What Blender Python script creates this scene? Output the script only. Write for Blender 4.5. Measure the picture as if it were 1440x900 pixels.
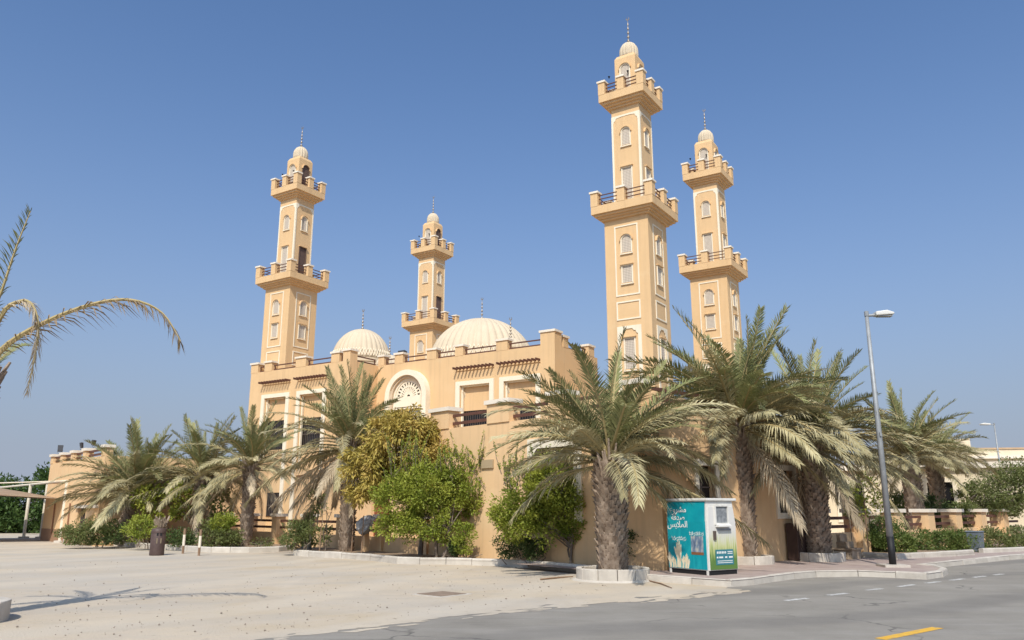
import bpy, math, random
import numpy as np
from mathutils import Vector, Matrix
PI = math.pi; rad = math.radians
scene = bpy.context.scene
for o in list(bpy.data.objects): bpy.data.objects.remove(o)
COL = scene.collection

# ------------------------------------------------------------------ camera, sky, sun
EYE, FPX, PITCH = 1.6, 1121.4, rad(13.36)
cam = bpy.data.cameras.new('camera'); co = bpy.data.objects.new('camera', cam); COL.objects.link(co)
cam.sensor_width = 36; cam.lens = FPX / 1440 * 36; cam.clip_start = .1; cam.clip_end = 4000
co.location = (0, 0, EYE); co.rotation_euler = (PI / 2 + PITCH, 0, 0)
scene.camera = co
SUN_EL, SUN_AZ = 47, 187
w = bpy.data.worlds.new('World'); scene.world = w; w.use_nodes = True
nt = w.node_tree; bg = nt.nodes['Background']
sky = nt.nodes.new('ShaderNodeTexSky'); sky.sky_type = 'NISHITA'; sky.sun_disc = False
sky.sun_elevation = rad(SUN_EL); sky.sun_rotation = rad(SUN_AZ)
sky.air_density = 1.0; sky.dust_density = 2.8; sky.ozone_density = 3.0; sky.altitude = 20
tint = nt.nodes.new('ShaderNodeMix'); tint.data_type = 'RGBA'; tint.blend_type = 'MULTIPLY'; tint.inputs[0].default_value = 1; tint.inputs[7].default_value = (.79, 1.01, 1.22, 1)
nt.links.new(sky.outputs[0], tint.inputs[6]); 
# dusty haze low in the sky, the same all the way round
tcw = nt.nodes.new('ShaderNodeTexCoord'); sxyz = nt.nodes.new('ShaderNodeSeparateXYZ'); nt.links.new(tcw.outputs['Generated'], sxyz.inputs[0])
def wmath(op, a, b):
    n = nt.nodes.new('ShaderNodeMath'); n.operation = op
    nt.links.new(a, n.inputs[0]) if not isinstance(a, float) else setattr(n.inputs[0], 'default_value', a)
    nt.links.new(b, n.inputs[1]) if not isinstance(b, float) else setattr(n.inputs[1], 'default_value', b)
    return n.outputs[0]
hz = wmath('POWER', 2.71828, wmath('MULTIPLY', wmath('POWER', wmath('DIVIDE', wmath('MAXIMUM', sxyz.outputs[2], 0.0), .26), 1.5), -1.0))
hmix = nt.nodes.new('ShaderNodeMix'); hmix.data_type = 'RGBA'; nt.links.new(hz, hmix.inputs[0]); nt.links.new(tint.outputs[2], hmix.inputs[6]); hmix.inputs[7].default_value = (2.75, 3.13, 3.9, 1)
nt.links.new(hmix.outputs[2], bg.inputs[0]); bg.inputs[1].default_value = .135
sd = bpy.data.lights.new('sun', 'SUN'); sd.energy = 4.25; sd.angle = rad(.55); sd.color = (1, .94, .84)
so = bpy.data.objects.new('sun', sd); COL.objects.link(so)
sv = Vector((math.sin(rad(SUN_AZ)) * math.cos(rad(SUN_EL)), math.cos(rad(SUN_AZ)) * math.cos(rad(SUN_EL)), math.sin(rad(SUN_EL))))
so.rotation_euler = sv.to_track_quat('Z', 'Y').to_euler(); so.location = (0, -20, 40)
scene.view_settings.view_transform = 'Standard'; scene.view_settings.look = 'None'
scene.view_settings.exposure = 0.0; scene.view_settings.gamma = 1
scene.render.engine = 'CYCLES'
scene.render.resolution_x, scene.render.resolution_y = 1024, 640

# ------------------------------------------------------------------ helpers
def ray(px, py):
    u, v = (px - 720) / FPX, (450 - py) / FPX; c, s = math.cos(PITCH), math.sin(PITCH)
    return u, c - v * s, s + v * c
def G(px, py, z=0.):
    "ground point (height z) seen at photo pixel px,py"
    r = ray(px, py); t = (z - EYE) / r[2]; return Vector((r[0] * t, r[1] * t, z))
def AT(px, py, Y):
    "point at forward distance Y"
    r = ray(px, py); t = Y / r[1]; return Vector((r[0] * t, Y, EYE + r[2] * t))
AM = rad(-32.89); OM = Vector((6.386, 39.016, 0))            # mosque frame
AP = rad(-47.5)                                             # plot frame (boundary, annexes)
def rot(a, x, y, z=0): return Vector((x * math.cos(a) - y * math.sin(a), x * math.sin(a) + y * math.cos(a), z))
def MW(x, y, z=0): return OM + rot(AM, x, y, z)
def PW(x, y, z=0): return rot(AP, x, y, z)
def toP(v): return rot(-AP, v[0], v[1], v[2] if len(v) > 2 else 0)

class MB:
    def __init__(s): s.v = []; s.f = []
    def add(s, vs, fs):
        b = len(s.v); s.v += [tuple(p) for p in vs]; s.f += [tuple(i + b for i in f) for f in fs]; return s
    def box(s, x0, x1, y0, y1, z0, z1):
        return s.add([(x0, y0, z0), (x1, y0, z0), (x1, y1, z0), (x0, y1, z0), (x0, y0, z1), (x1, y0, z1), (x1, y1, z1), (x0, y1, z1)],
                     [(0, 3, 2, 1), (4, 5, 6, 7), (0, 1, 5, 4), (1, 2, 6, 5), (2, 3, 7, 6), (3, 0, 4, 7)])
    def frustum(s, x0, x1, y0, y1, z0, z1, d):
        return s.add([(x0, y0, z0), (x1, y0, z0), (x1, y1, z0), (x0, y1, z0), (x0 + d, y0 + d, z1), (x1 - d, y0 + d, z1), (x1 - d, y1 - d, z1), (x0 + d, y1 - d, z1)],
                     [(0, 3, 2, 1), (4, 5, 6, 7), (0, 1, 5, 4), (1, 2, 6, 5), (2, 3, 7, 6), (3, 0, 4, 7)])
    def lathe(s, prof, n=24, c=(0, 0, 0), flute=0, k=0):
        vs = []; fs = []
        for r, z in prof:
            for i in range(n):
                a = 2 * PI * i / n
                rr = r * (1 - flute * (1 - abs(math.sin(k * a / 2)))) if k else r
                vs.append((c[0] + rr * math.cos(a), c[1] + rr * math.sin(a), c[2] + z))
        for j in range(len(prof) - 1):
            for i in range(n):
                fs.append((j * n + i, j * n + (i + 1) % n, (j + 1) * n + (i + 1) % n, (j + 1) * n + i))
        fs.append(tuple(range(n - 1, -1, -1))); fs.append(tuple((len(prof) - 1) * n + i for i in range(n)))
        return s.add(vs, fs)
    def tube(s, pts, rs, n=6):
        pts = [Vector(p) for p in pts]
        if not hasattr(rs, '__len__'): rs = [rs] * len(pts)
        vs = []; fs = []
        for i, p in enumerate(pts):
            d = (pts[min(i + 1, len(pts) - 1)] - pts[max(i - 1, 0)]).normalized()
            u = d.cross(Vector((0, 0, 1)) if abs(d.z) < .9 else Vector((1, 0, 0))).normalized(); q = d.cross(u)
            for k in range(n):
                a = 2 * PI * k / n; vs.append(p + (u * math.cos(a) + q * math.sin(a)) * rs[i])
        for i in range(len(pts) - 1):
            for k in range(n):
                fs.append((i * n + k, i * n + (k + 1) % n, (i + 1) * n + (k + 1) % n, (i + 1) * n + k))
        fs.append(tuple(range(n - 1, -1, -1))); fs.append(tuple((len(pts) - 1) * n + i for i in range(n)))
        return s.add(vs, fs)
    def prism(s, poly, f):
        "poly of 2-D points; f(u,v,0/1) -> 3-D"
        n = len(poly); vs = [f(u, v, 0) for u, v in poly] + [f(u, v, 1) for u, v in poly]
        fs = [tuple(range(n - 1, -1, -1)), tuple(range(n, 2 * n))] + [(i, (i + 1) % n, n + (i + 1) % n, n + i) for i in range(n)]
        return s.add(vs, fs)
    def ring(s, outer, inner, f):
        "closed strip between two equally long 2-D outlines, extruded by f(u,v,0/1)"
        n = len(outer); P = [f(*p, 0) for p in outer] + [f(*p, 0) for p in inner] + [f(*p, 1) for p in outer] + [f(*p, 1) for p in inner]
        fs = []
        for i in range(n - 1):
            j = i + 1
            fs += [(i, j, n + j, n + i), (2 * n + i, 3 * n + i, 3 * n + j, 2 * n + j), (i, 2 * n + i, 2 * n + j, j), (n + i, n + j, 3 * n + j, 3 * n + i)]
        fs += [(0, n, 3 * n, 2 * n), (n - 1, 3 * n - 1, 4 * n - 1, 2 * n - 1)]
        return s.add(P, fs)
    def mesh(s, name, mat, smooth=False):
        m = bpy.data.meshes.new(name); m.from_pydata(s.v, [], s.f); m.validate(); m.update()
        import bmesh
        b = bmesh.new(); b.from_mesh(m); bmesh.ops.recalc_face_normals(b, faces=b.faces); b.to_mesh(m); b.free()
        if mat: m.materials.append(mat)
        if smooth: m.polygons.foreach_set('use_smooth', [True] * len(m.polygons))
        return m
    def build(s, name, mat, parent=None, smooth=False, bevel=0):
        return link(name, s.mesh(name, mat, smooth), parent, bevel=bevel)
def link(name, mesh, parent=None, loc=None, rz=None, bevel=0):
    o = bpy.data.objects.new(name, mesh); COL.objects.link(o); o.parent = parent
    if loc is not None: o.location = loc
    if rz is not None: o.rotation_euler = (0, 0, rz)
    if bevel:
        b = o.modifiers.new('bevel', 'BEVEL'); b.width = bevel; b.segments = 2; b.limit_method = 'ANGLE'
    return o
def tag(o, label=None, cat=None, group=None, kind=None):
    if label: o['label'] = label
    if cat: o['category'] = cat
    if group: o['group'] = group
    if kind: o['kind'] = kind
    return o
def thing(name, label, cat, loc=(0, 0, 0), rz=0, group=None):
    o = bpy.data.objects.new(name, None); COL.objects.link(o); o.empty_display_size = .3
    o.location = loc; o.rotation_euler = (0, 0, rz)
    return tag(o, label, cat, group)
def copy_tree(o, parent=None):
    c = o.copy(); COL.objects.link(c); c.parent = parent
    for ch in list(KIDS.get(o.name, [])) or list(o.children): copy_tree(ch, c)
    return c
KIDS = {}
rnd = random.Random(4)

# ------------------------------------------------------------------ materials
def mat(name, c1, c2=None, scale=3., rough=.85, bump=0., bscale=60., spec=.3, c3=None, detail=6, metal=0, objvar=0, hue=None, stretch=None, trans=0):
    m = bpy.data.materials.new(name); m.use_nodes = True; t = m.node_tree; N = t.nodes; p = N['Principled BSDF']
    p.inputs['Roughness'].default_value = rough; p.inputs['Specular IOR Level'].default_value = spec; p.inputs['Metallic'].default_value = metal
    tc = N.new('ShaderNodeTexCoord'); src = tc.outputs['Object']
    if stretch:
        mp = N.new('ShaderNodeMapping'); mp.inputs['Scale'].default_value = stretch; t.links.new(src, mp.inputs[0]); src = mp.outputs[0]
    out = None
    if c2:
        n = N.new('ShaderNodeTexNoise'); n.inputs['Scale'].default_value = scale; n.inputs['Detail'].default_value = detail; n.inputs['Roughness'].default_value = .62
        t.links.new(src, n.inputs['Vector'])
        r = N.new('ShaderNodeValToRGB'); r.color_ramp.elements[0].position = .32; r.color_ramp.elements[1].position = .68
        r.color_ramp.elements[0].color = (*c1, 1); r.color_ramp.elements[1].color = (*c2, 1)
        if c3: e = r.color_ramp.elements.new(.5); e.color = (*c3, 1)
        t.links.new(n.outputs[0], r.inputs[0]); out = r.outputs[0]
    else:
        rg = N.new('ShaderNodeRGB'); rg.outputs[0].default_value = (*c1, 1); out = rg.outputs[0]
    if objvar:
        oi = N.new('ShaderNodeObjectInfo'); h = N.new('ShaderNodeHueSaturation'); mr = N.new('ShaderNodeMapRange')
        mr.inputs[3].default_value = 1 - objvar; mr.inputs[4].default_value = 1 + objvar
        t.links.new(oi.outputs['Random'], mr.inputs[0]); t.links.new(mr.outputs[0], h.inputs['Value']); t.links.new(out, h.inputs['Color']); out = h.outputs[0]
    t.links.new(out, p.inputs['Base Color'])
    if bump:
        n2 = N.new('ShaderNodeTexNoise'); n2.inputs['Scale'].default_value = bscale; n2.inputs['Detail'].default_value = 4; t.links.new(src, n2.inputs['Vector'])
        b = N.new('ShaderNodeBump'); b.inputs['Strength'].default_value = bump; b.inputs['Distance'].default_value = .02
        t.links.new(n2.outputs[0], b.inputs['Height']); t.links.new(b.outputs[0], p.inputs['Normal'])
    if trans:
        tr = N.new('ShaderNodeBsdfTranslucent'); t.links.new(out, tr.inputs[0]); mx = N.new('ShaderNodeMixShader'); mx.inputs[0].default_value = trans
        t.links.new(p.outputs[0], mx.inputs[1]); t.links.new(tr.outputs[0], mx.inputs[2]); t.links.new(mx.outputs[0], N['Material Output'].inputs[0])
    return m
STUCCO = mat('stucco', (.655, .44, .232), (.695, .472, .257), .55, .92, .35, 45, .15)
STUCCO2 = mat('annex_stucco', (.70, .465, .25), (.74, .495, .272), .6, .92, .35, 45, .15)
# streaks of dust below copings: stretched noise blended in
def weather(m, amount=.5):
    t = m.node_tree; N = t.nodes; p = N['Principled BSDF']; src = p.inputs['Base Color'].links[0].from_socket
    tc = N.new('ShaderNodeTexCoord'); mp = N.new('ShaderNodeMapping'); mp.inputs['Scale'].default_value = (2.2, 2.2, .12); t.links.new(tc.outputs['Object'], mp.inputs[0])
    n = N.new('ShaderNodeTexNoise'); n.inputs['Scale'].default_value = 2.0; n.inputs['Detail'].default_value = 8; t.links.new(mp.outputs[0], n.inputs['Vector'])
    mr = N.new('ShaderNodeMapRange'); mr.inputs[1].default_value = .5; mr.inputs[2].default_value = .8; mr.inputs[3].default_value = 0; mr.inputs[4].default_value = amount; t.links.new(n.outputs[0], mr.inputs[0])
    mx = N.new('ShaderNodeMix'); mx.data_type = 'RGBA'; t.links.new(mr.outputs[0], mx.inputs[0]); t.links.new(src, mx.inputs[6]); mx.inputs[7].default_value = (.50, .335, .19, 1)
    t.links.new(mx.outputs[2], p.inputs['Base Color'])
weather(STUCCO, .55); weather(STUCCO2, .6)
LATEWEAR = True
TRIM = mat('cream_trim', (.76, .665, .50), (.80, .71, .555), 1.5, .8, .15, 60)
CAP = mat('white_coping', (.70, .60, .47), (.80, .72, .60), 2.5, .8, .2, 50)
DOME = mat('dome_cream', (.56, .46, .325), (.61, .505, .365), 1.2, .8, .1, 60)
BROWN = mat('brown_rail', (.095, .042, .028), (.13, .058, .04), 4, .6)
BRONZE = mat('finial_metal', (.30, .25, .20), (.42, .36, .29), 5, .4, metal=.6)
DARK = mat('dark_glass', (.012, .012, .014), None, rough=.25, spec=.5)
IRON = mat('window_bars', (.10, .075, .06), None, rough=.6)
NICHE = mat('niche_stone', (.52, .40, .27), (.58, .45, .31), 2, .9)
DOOR = mat('dark_door', (.10, .065, .05), (.13, .08, .06), 3, .6)
FLOODM = mat('floodlight_grey', (.05, .05, .055), None, rough=.5)
def lattice():
    m = mat('window_lattice', (.50, .46, .40), None, rough=.8); t = m.node_tree; N = t.nodes; p = N['Principled BSDF']
    tc = N.new('ShaderNodeTexCoord'); mp = N.new('ShaderNodeMapping'); mp.inputs['Rotation'].default_value = (0, rad(45), 0); mp.inputs['Scale'].default_value = (1, .001, 1)
    t.links.new(tc.outputs['Object'], mp.inputs[0])
    ck = N.new('ShaderNodeTexChecker'); ck.inputs['Scale'].default_value = 17; ck.inputs[1].default_value = (.60, .52, .42, 1); ck.inputs[2].default_value = (.36, .30, .24, 1)
    t.links.new(mp.outputs[0], ck.inputs[0]); t.links.new(ck.outputs[0], p.inputs['Base Color']); return m
LATT = lattice()
SAND = mat('sand_lot', (.47, .38, .265), (.56, .462, .335), .35, .95, .7, 28, .1, c3=(.505, .425, .325), detail=10)
ASPH = mat('dusty_asphalt', (.235, .213, .18), (.305, .278, .238), .7, .9, .6, 90, .2, detail=10)
PAVE = mat('red_pavers', (.31, .235, .205), (.39, .31, .275), 2.2, .9, .4, 40)
KERB = mat('kerb_concrete', (.44, .395, .335), (.56, .51, .44), 2.6, .9, .4, 40, objvar=.06)
SOIL = mat('bed_soil', (.22, .155, .10), (.33, .24, .16), 3, .95, .8, 20)
PAINTW = mat('road_paint_white', (.50, .48, .45), (.68, .66, .62), 8, .8)
PAINTY = mat('road_paint_yellow', (.66, .36, .035), (.72, .42, .06), 6, .8)
GALV = mat('galvanised_steel', (.25, .26, .265), (.34, .35, .355), 5, .5, metal=.2)
BLACK = mat('black_paint', (.014, .014, .015), None, rough=.6)
LAMPW = mat('lamp_head', (.62, .60, .55), None, rough=.5)
def addnoise(m, scale, lo, hi, col, stretch=None, amt=1.):
    "second layer: patches of another colour where noise > lo"
    t = m.node_tree; N = t.nodes; p = N['Principled BSDF']; src = p.inputs['Base Color'].links[0].from_socket
    tc = N.new('ShaderNodeTexCoord'); v = tc.outputs['Object']
    if stretch:
        mp = N.new('ShaderNodeMapping'); mp.inputs['Scale'].default_value = stretch; mp.inputs['Rotation'].default_value = (0, 0, rad(-32)); t.links.new(v, mp.inputs[0]); v = mp.outputs[0]
    n = N.new('ShaderNodeTexNoise'); n.inputs['Scale'].default_value = scale; n.inputs['Detail'].default_value = 9; n.inputs['Roughness'].default_value = .7; t.links.new(v, n.inputs['Vector'])
    mr = N.new('ShaderNodeMapRange'); mr.inputs[1].default_value = lo; mr.inputs[2].default_value = hi; mr.inputs[4].default_value = amt; t.links.new(n.outputs[0], mr.inputs[0])
    mx = N.new('ShaderNodeMix'); mx.data_type = 'RGBA'; t.links.new(mr.outputs[0], mx.inputs[0]); t.links.new(src, mx.inputs[6]); mx.inputs[7].default_value = (*col, 1)
    t.links.new(mx.outputs[2], p.inputs['Base Color'])
addnoise(SAND, .13, .45, .62, (.445, .40, .34), None, .9)
addnoise(SAND, 5, .58, .72, (.29, .24, .19), None, .75)
addnoise(SAND, 22, .60, .72, (.27, .225, .18), None, .75)
addnoise(SAND, .9, .56, .70, (.42, .365, .30), (.4, 1, 1), .6)
addnoise(SAND, .5, .55, .8, (.60, .53, .435), (1, .16, 1), .7)
addnoise(ASPH, .8, .52, .78, (.36, .335, .30), (.35, 1.6, 1), .55)
addnoise(ASPH, 14, .58, .72, (.40, .37, .33), None, .5); addnoise(ASPH, 3, .56, .72, (.12, .113, .107), (.25, 1.6, 1), .5)
addnoise(STUCCO, .9, .55, .8, (.70, .53, .32), None, .5); addnoise(STUCCO2, .8, .5, .75, (.74, .56, .33), None, .5)
addnoise(STUCCO2, 2.5, .6, .75, (.50, .33, .17), (1, 1, .35), .4); addnoise(TRIM, 2.0, .55, .8, (.60, .50, .36), (1.5, 1.5, .3), .5)
addnoise(PAINTW, 9, .45, .6, (.25, .235, .21), None, .85); addnoise(PAINTY, 9, .52, .66, (.30, .25, .18), None, .7)
addnoise(PAVE, .6, .5, .8, (.50, .41, .33), None, .8)
addnoise(KERB, 1.4, .55, .75, (.36, .31, .26), None, .6)

# ------------------------------------------------------------------ ground, road, pavement
def cracks(m, scale, width, col):
    t = m.node_tree; N = t.nodes; p = N['Principled BSDF']; src = p.inputs['Base Color'].links[0].from_socket
    tc = N.new('ShaderNodeTexCoord'); n = N.new('ShaderNodeTexNoise'); n.inputs['Scale'].default_value = 1.3; n.inputs['Detail'].default_value = 5; t.links.new(tc.outputs['Object'], n.inputs['Vector'])
    ad = N.new('ShaderNodeVectorMath'); ad.operation = 'MULTIPLY_ADD'; ad.inputs[1].default_value = (1.2, 1.2, 0); t.links.new(n.outputs['Color'], ad.inputs[0]); t.links.new(tc.outputs['Object'], ad.inputs[2])
    v = N.new('ShaderNodeTexVoronoi'); v.feature = 'DISTANCE_TO_EDGE'; v.inputs['Scale'].default_value = scale; t.links.new(ad.outputs[0], v.inputs['Vector'])
    mr = N.new('ShaderNodeMapRange'); mr.inputs[1].default_value = 0; mr.inputs[2].default_value = width; mr.inputs[3].default_value = .8; mr.inputs[4].default_value = 0; t.links.new(v.outputs[0], mr.inputs[0])
    n2 = N.new('ShaderNodeTexNoise'); n2.inputs['Scale'].default_value = .35; t.links.new(tc.outputs['Object'], n2.inputs['Vector']); m2 = N.new('ShaderNodeMapRange'); m2.inputs[1].default_value = .5; m2.inputs[2].default_value = .6; t.links.new(n2.outputs[0], m2.inputs[0])
    mu = N.new('ShaderNodeMath'); mu.operation = 'MULTIPLY'; t.links.new(mr.outputs[0], mu.inputs[0]); t.links.new(m2.outputs[0], mu.inputs[1])
    mx = N.new('ShaderNodeMix'); mx.data_type = 'RGBA'; t.links.new(mu.outputs[0], mx.inputs[0]); t.links.new(src, mx.inputs[6]); mx.inputs[7].default_value = (*col, 1); t.links.new(mx.outputs[2], p.inputs['Base Color'])
def tracks(m, ang, scale, col, amt):
    "pairs of faint wheel tracks"
    t = m.node_tree; N = t.nodes; p = N['Principled BSDF']; src = p.inputs['Base Color'].links[0].from_socket
    tc = N.new('ShaderNodeTexCoord'); mp = N.new('ShaderNodeMapping'); mp.inputs['Rotation'].default_value = (0, 0, rad(ang)); t.links.new(tc.outputs['Object'], mp.inputs[0])
    wv = N.new('ShaderNodeTexWave'); wv.inputs['Scale'].default_value = scale; wv.inputs['Distortion'].default_value = 16; wv.inputs['Detail'].default_value = 3; wv.inputs['Detail Scale'].default_value = .25; t.links.new(mp.outputs[0], wv.inputs['Vector'])
    mr = N.new('ShaderNodeMapRange'); mr.inputs[1].default_value = .72; mr.inputs[2].default_value = .95; mr.inputs[4].default_value = amt; t.links.new(wv.outputs[0], mr.inputs[0])
    mx = N.new('ShaderNodeMix'); mx.data_type = 'RGBA'; t.links.new(mr.outputs[0], mx.inputs[0]); t.links.new(src, mx.inputs[6]); mx.inputs[7].default_value = (*col, 1); t.links.new(mx.outputs[2], p.inputs['Base Color'])
cracks(ASPH, .35, .012, (.07, .065, .06)); tracks(SAND, 68, .13, (.41, .365, .31), .3); tracks(SAND, 20, .11, (.57, .50, .40), .3); addnoise(SAND, 1.7, .60, .70, (.36, .30, .24), None, .45); tracks(ASPH, 58, .12, (.14, .13, .12), .35)
def poly_obj(name, pts, z, material, kind='structure', parent=None):
    from mathutils.geometry import tessellate_polygon
    V = [Vector((p[0], p[1], z)) for p in pts]; T = tessellate_polygon([V])
    m = bpy.data.meshes.new(name); m.from_pydata(V, [], [tuple(t) for t in T]); m.update()
    for q in m.polygons:
        if q.normal.z < 0: q.flip()
    m.update(); m.materials.append(material); o = link(name, m, parent)
    if kind and not parent: o['kind'] = kind
    return o
g = MB(); NX = 60
g.add([(-900, -60, 0), (900, -60, 0), (900, 1500, 0), (-900, 1500, 0)], [(0, 1, 2, 3)])
tag(g.build('ground', SAND), kind='structure')
edge = [(250, 905), (330, 897), (480, 880), (640, 862), (800, 849), (940, 837), (1020, 829)]
pts = []
for i in range(len(edge) - 1):
    a, b = G(*edge[i]), G(*edge[i + 1])
    for k in range(12):
        p = a.lerp(b, k / 12); q = rnd.gauss(0, .05); pts.append((p.x + q, p.y + rnd.gauss(0, .045)))
pts.append(G(1029, 822)[:2])
far = [G(1110, 816), G(1330, 808), G(1290, 800), G(1440, 787)]
dirr = (G(1440, 787) - G(1300, 798)); dirr.z = 0; dirr.normalize()
pts += [tuple((G(1100, 805) + Vector((.3, .6, 0)))[:2])]
e1 = G(1440, 786); pts += [tuple((e1 - dirr * 5 + Vector((-.6, .8, 0)))[:2]), tuple((e1 + dirr * 150 + Vector((-.5, .6, 0)))[:2]), tuple((e1 + dirr * 150 + Vector((9, -9, 0)))[:2])]
pts += [(60, -40), (-4, -40), (-4.2, 6)]
poly_obj('road', pts, .004, ASPH)

dm = MB(); rd = random.Random(12)
for i in range(150):
    k = rd.randrange(len(edge) - 1); a, b = G(*edge[k]), G(*edge[k + 1]); c = a.lerp(b, rd.random()); off = abs(rd.gauss(0, .32)); d_ = (b - a).normalized(); c = c + Vector((d_.y, -d_.x, 0)) * off
    n_ = 9; rr = rd.uniform(.05, .30) * (1.1 - min(off, .9)); z_ = .0065 + .00001 * i
    dm.add([(c.x + (d_.x * math.cos(2 * PI * j / n_) * 2.2 + d_.y * math.sin(2 * PI * j / n_) * .7) * rr * rd.uniform(.6, 1.3), c.y + (d_.y * math.cos(2 * PI * j / n_) * 2.2 - d_.x * math.sin(2 * PI * j / n_) * .7) * rr * rd.uniform(.6, 1.3), z_) for j in range(n_)], [tuple(range(n_))])
tag(dm.build('sand_drift', SAND), 'thin patches of sand blown over the road edge', 'sand', kind='stuff')
def kerb_run(parent, path, h=.15, wd=.16, L=.95, zb=-.02, side=1):
    "row of kerb stones along a ground polyline; side = where the stone's body lies"
    P = [Vector((p[0], p[1], 0)) for p in path]; out = []
    for a, b in zip(P, P[1:]):
        d = b - a; n = max(1, round(d.length / L)); u = d.normalized(); q = Vector((-u.y, u.x, 0)) * side
        for k in range(n):
            s0, s1 = a + d * (k / n) + u * .006, a + d * ((k + 1) / n) - u * .006
            hh = h + rnd.uniform(-.008, .008); j = rnd.uniform(-.008, .008)
            m = MB(); vs = []
            for z, ins in ((zb, 0), (hh - .03, .004), (hh, .03)):
                for c, s in ((s0, 0), (s1, 0), (s1, 1), (s0, 1)):
                    vs.append(c + q * (wd - ins if s else ins + j) + Vector((0, 0, z)))
            m.add(vs, [(0, 3, 2, 1), (8, 9, 10, 11)] + [(r + i, r + (i + 1) % 4, r + 4 + (i + 1) % 4, r + 4 + i) for r in (0, 4) for i in range(4)])
            out.append(m.build('kerb_stone', KERB, parent))
    return out
# paved footpath on the road side of the annex
front = [G(905, 817), G(973, 822), G(1029, 826), G(1060, 823), G(1089, 818.5), G(1118, 814.5), G(1148, 812), G(1207, 811), G(1260, 813), G(1304, 815.5), G(1326, 812), G(1333, 807.5)]
back = [G(1318, 803), G(1296, 801)] + [e1 + dirr * k for k in (-1, 10, 40, 120)]
outer = [tuple(p[:2]) for p in front + back]
inner = [tuple(p[:2]) for p in (e1 + dirr * 120 + Vector((-2, 3, 0)), PW(-10.6, 60), PW(-12.75, 36), PW(-12.75, 16.5), PW(-17, 16.5), PW(-17, 15.6))]
pav = poly_obj('pavement', outer + inner, .135, PAVE)
kerb_run(pav, outer[:16], .15, .17)
# planting beds
bedB = [G(x, y) for x, y in ((412, 781.5), (480, 785.5), (520, 788.5), (558, 793), (590, 794), (627, 794), (700, 796), (760, 800), (830, 807))]
bed = poly_obj('planting_bed', [tuple(p[:2]) for p in bedB] + [tuple(PW(*q)[:2]) for q in ((-13.5, 16.6), (-30, 16.7))] + [tuple((bedB[0] + Vector((-.1, .9, 0)))[:2])], .13, SOIL)
kerb_run(bed, [bedB[0] + Vector((-.1, .9, 0))] + bedB, .2, .17)
bedA = [G(x, y) for x, y in ((88, 763.5), (135, 766), (180, 769), (230, 773), (297, 777), (350, 777.5), (392, 776))]
bed2 = poly_obj('planting_bed', [tuple(p[:2]) for p in bedA] + [tuple((bedA[-1] + Vector((.3, 1.2, 0)))[:2])] + [tuple(PW(*q)[:2]) for q in ((-31, 16.8), (-47, 16.8), (-47, 13))], .13, SOIL)
kerb_run(bed2, bedA + [bedA[-1] + Vector((.3, 1.2, 0))], .2, .17)
bedC = [G(x, y, .14) for x, y in ((1212, 784), (1262, 786.5), (1300, 784), (1345, 782), (1371, 780))]
bed3 = poly_obj('planting_bed', [tuple(p[:2]) for p in bedC] + [tuple((bedC[-1] + Vector((1.2, 3.2, 0)))[:2]), tuple((bedC[0] + Vector((.5, 4.5, 0)))[:2])], .2, SOIL)
kerb_run(bed3, bedC, .3, .17, zb=.12)
bedD = [G(x, y, .14) for x, y in ((1383, 777.5), (1410, 776.5), (1440, 775), (1500, 772))]
bed4 = poly_obj('planting_bed', [tuple(p[:2]) for p in bedD] + [tuple((bedD[-1] + Vector((2, 4, 0)))[:2]), tuple((bedD[0] + Vector((1.0, 4, 0)))[:2])], .2, SOIL)
kerb_run(bed4, bedD, .28, .17, zb=.12)
# road markings (children of the road)
road = bpy.data.objects['road']
def mark(a, b, wd, m):
    a, b = G(*a, .008), G(*b, .008); u = (b - a).normalized(); q = Vector((-u.y, u.x, 0)) * wd / 2
    MB().add([a - q, b - q, b + q, a + q], [(0, 1, 2, 3)]).build('road_marking', m, road)
for a, b in (((1105, 844.5), (1136, 841)), ((1165, 837), (1192, 834)), ((1219, 830), (1240, 827.5)), ((1263, 825), (1285, 822)), ((1303, 820), (1321, 817.7)), ((1337, 816), (1355, 813.8)), ((1369, 812), (1385, 810)), ((1398, 808.6), (1410, 807))):
    mark(a, b, .13, PAINTW)
mark((1238, 898.5), (1319, 882.5), .16, PAINTY)

# ------------------------------------------------------------------ minarets
def arch_pts(cx, hw, z0, zs, n=10):
    return [(cx - hw, z0)] + [(cx - hw * math.cos(PI * i / n), zs + hw * math.sin(PI * i / n)) for i in range(n + 1)] + [(cx + hw, z0)]
def face_fn(k, y0, y1):
    "maps (u,z,0/1) on side k of a square tower; y is distance of the plane from the axis"
    a = k * PI / 2
    def f(u, v, e):
        y = -(y0 if e == 0 else y1); return (u * math.cos(a) - y * math.sin(a), u * math.sin(a) + y * math.cos(a), v)
    return f
def tower_box(k, x0, x1, y0, y1, z0, z1): return MB().prism([(x0, z0), (x1, z0), (x1, z1), (x0, z1)], face_fn(k, y0, y1))
CACHE = {}
def shared(key, fn):
    if key not in CACHE: CACHE[key] = fn()
    return CACHE[key]
def frame_rect(m, k, x0, x1, z0, z1, t, y0, y1):
    f = face_fn(k, y0, y1)
    m.ring([(x0, z0), (x0, z1), (x1, z1), (x1, z0), (x0, z0)], [(x0 + t, z0 + t), (x0 + t, z1 - t), (x1 - t, z1 - t), (x1 - t, z0 + t), (x0 + t, z0 + t)], f)
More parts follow.
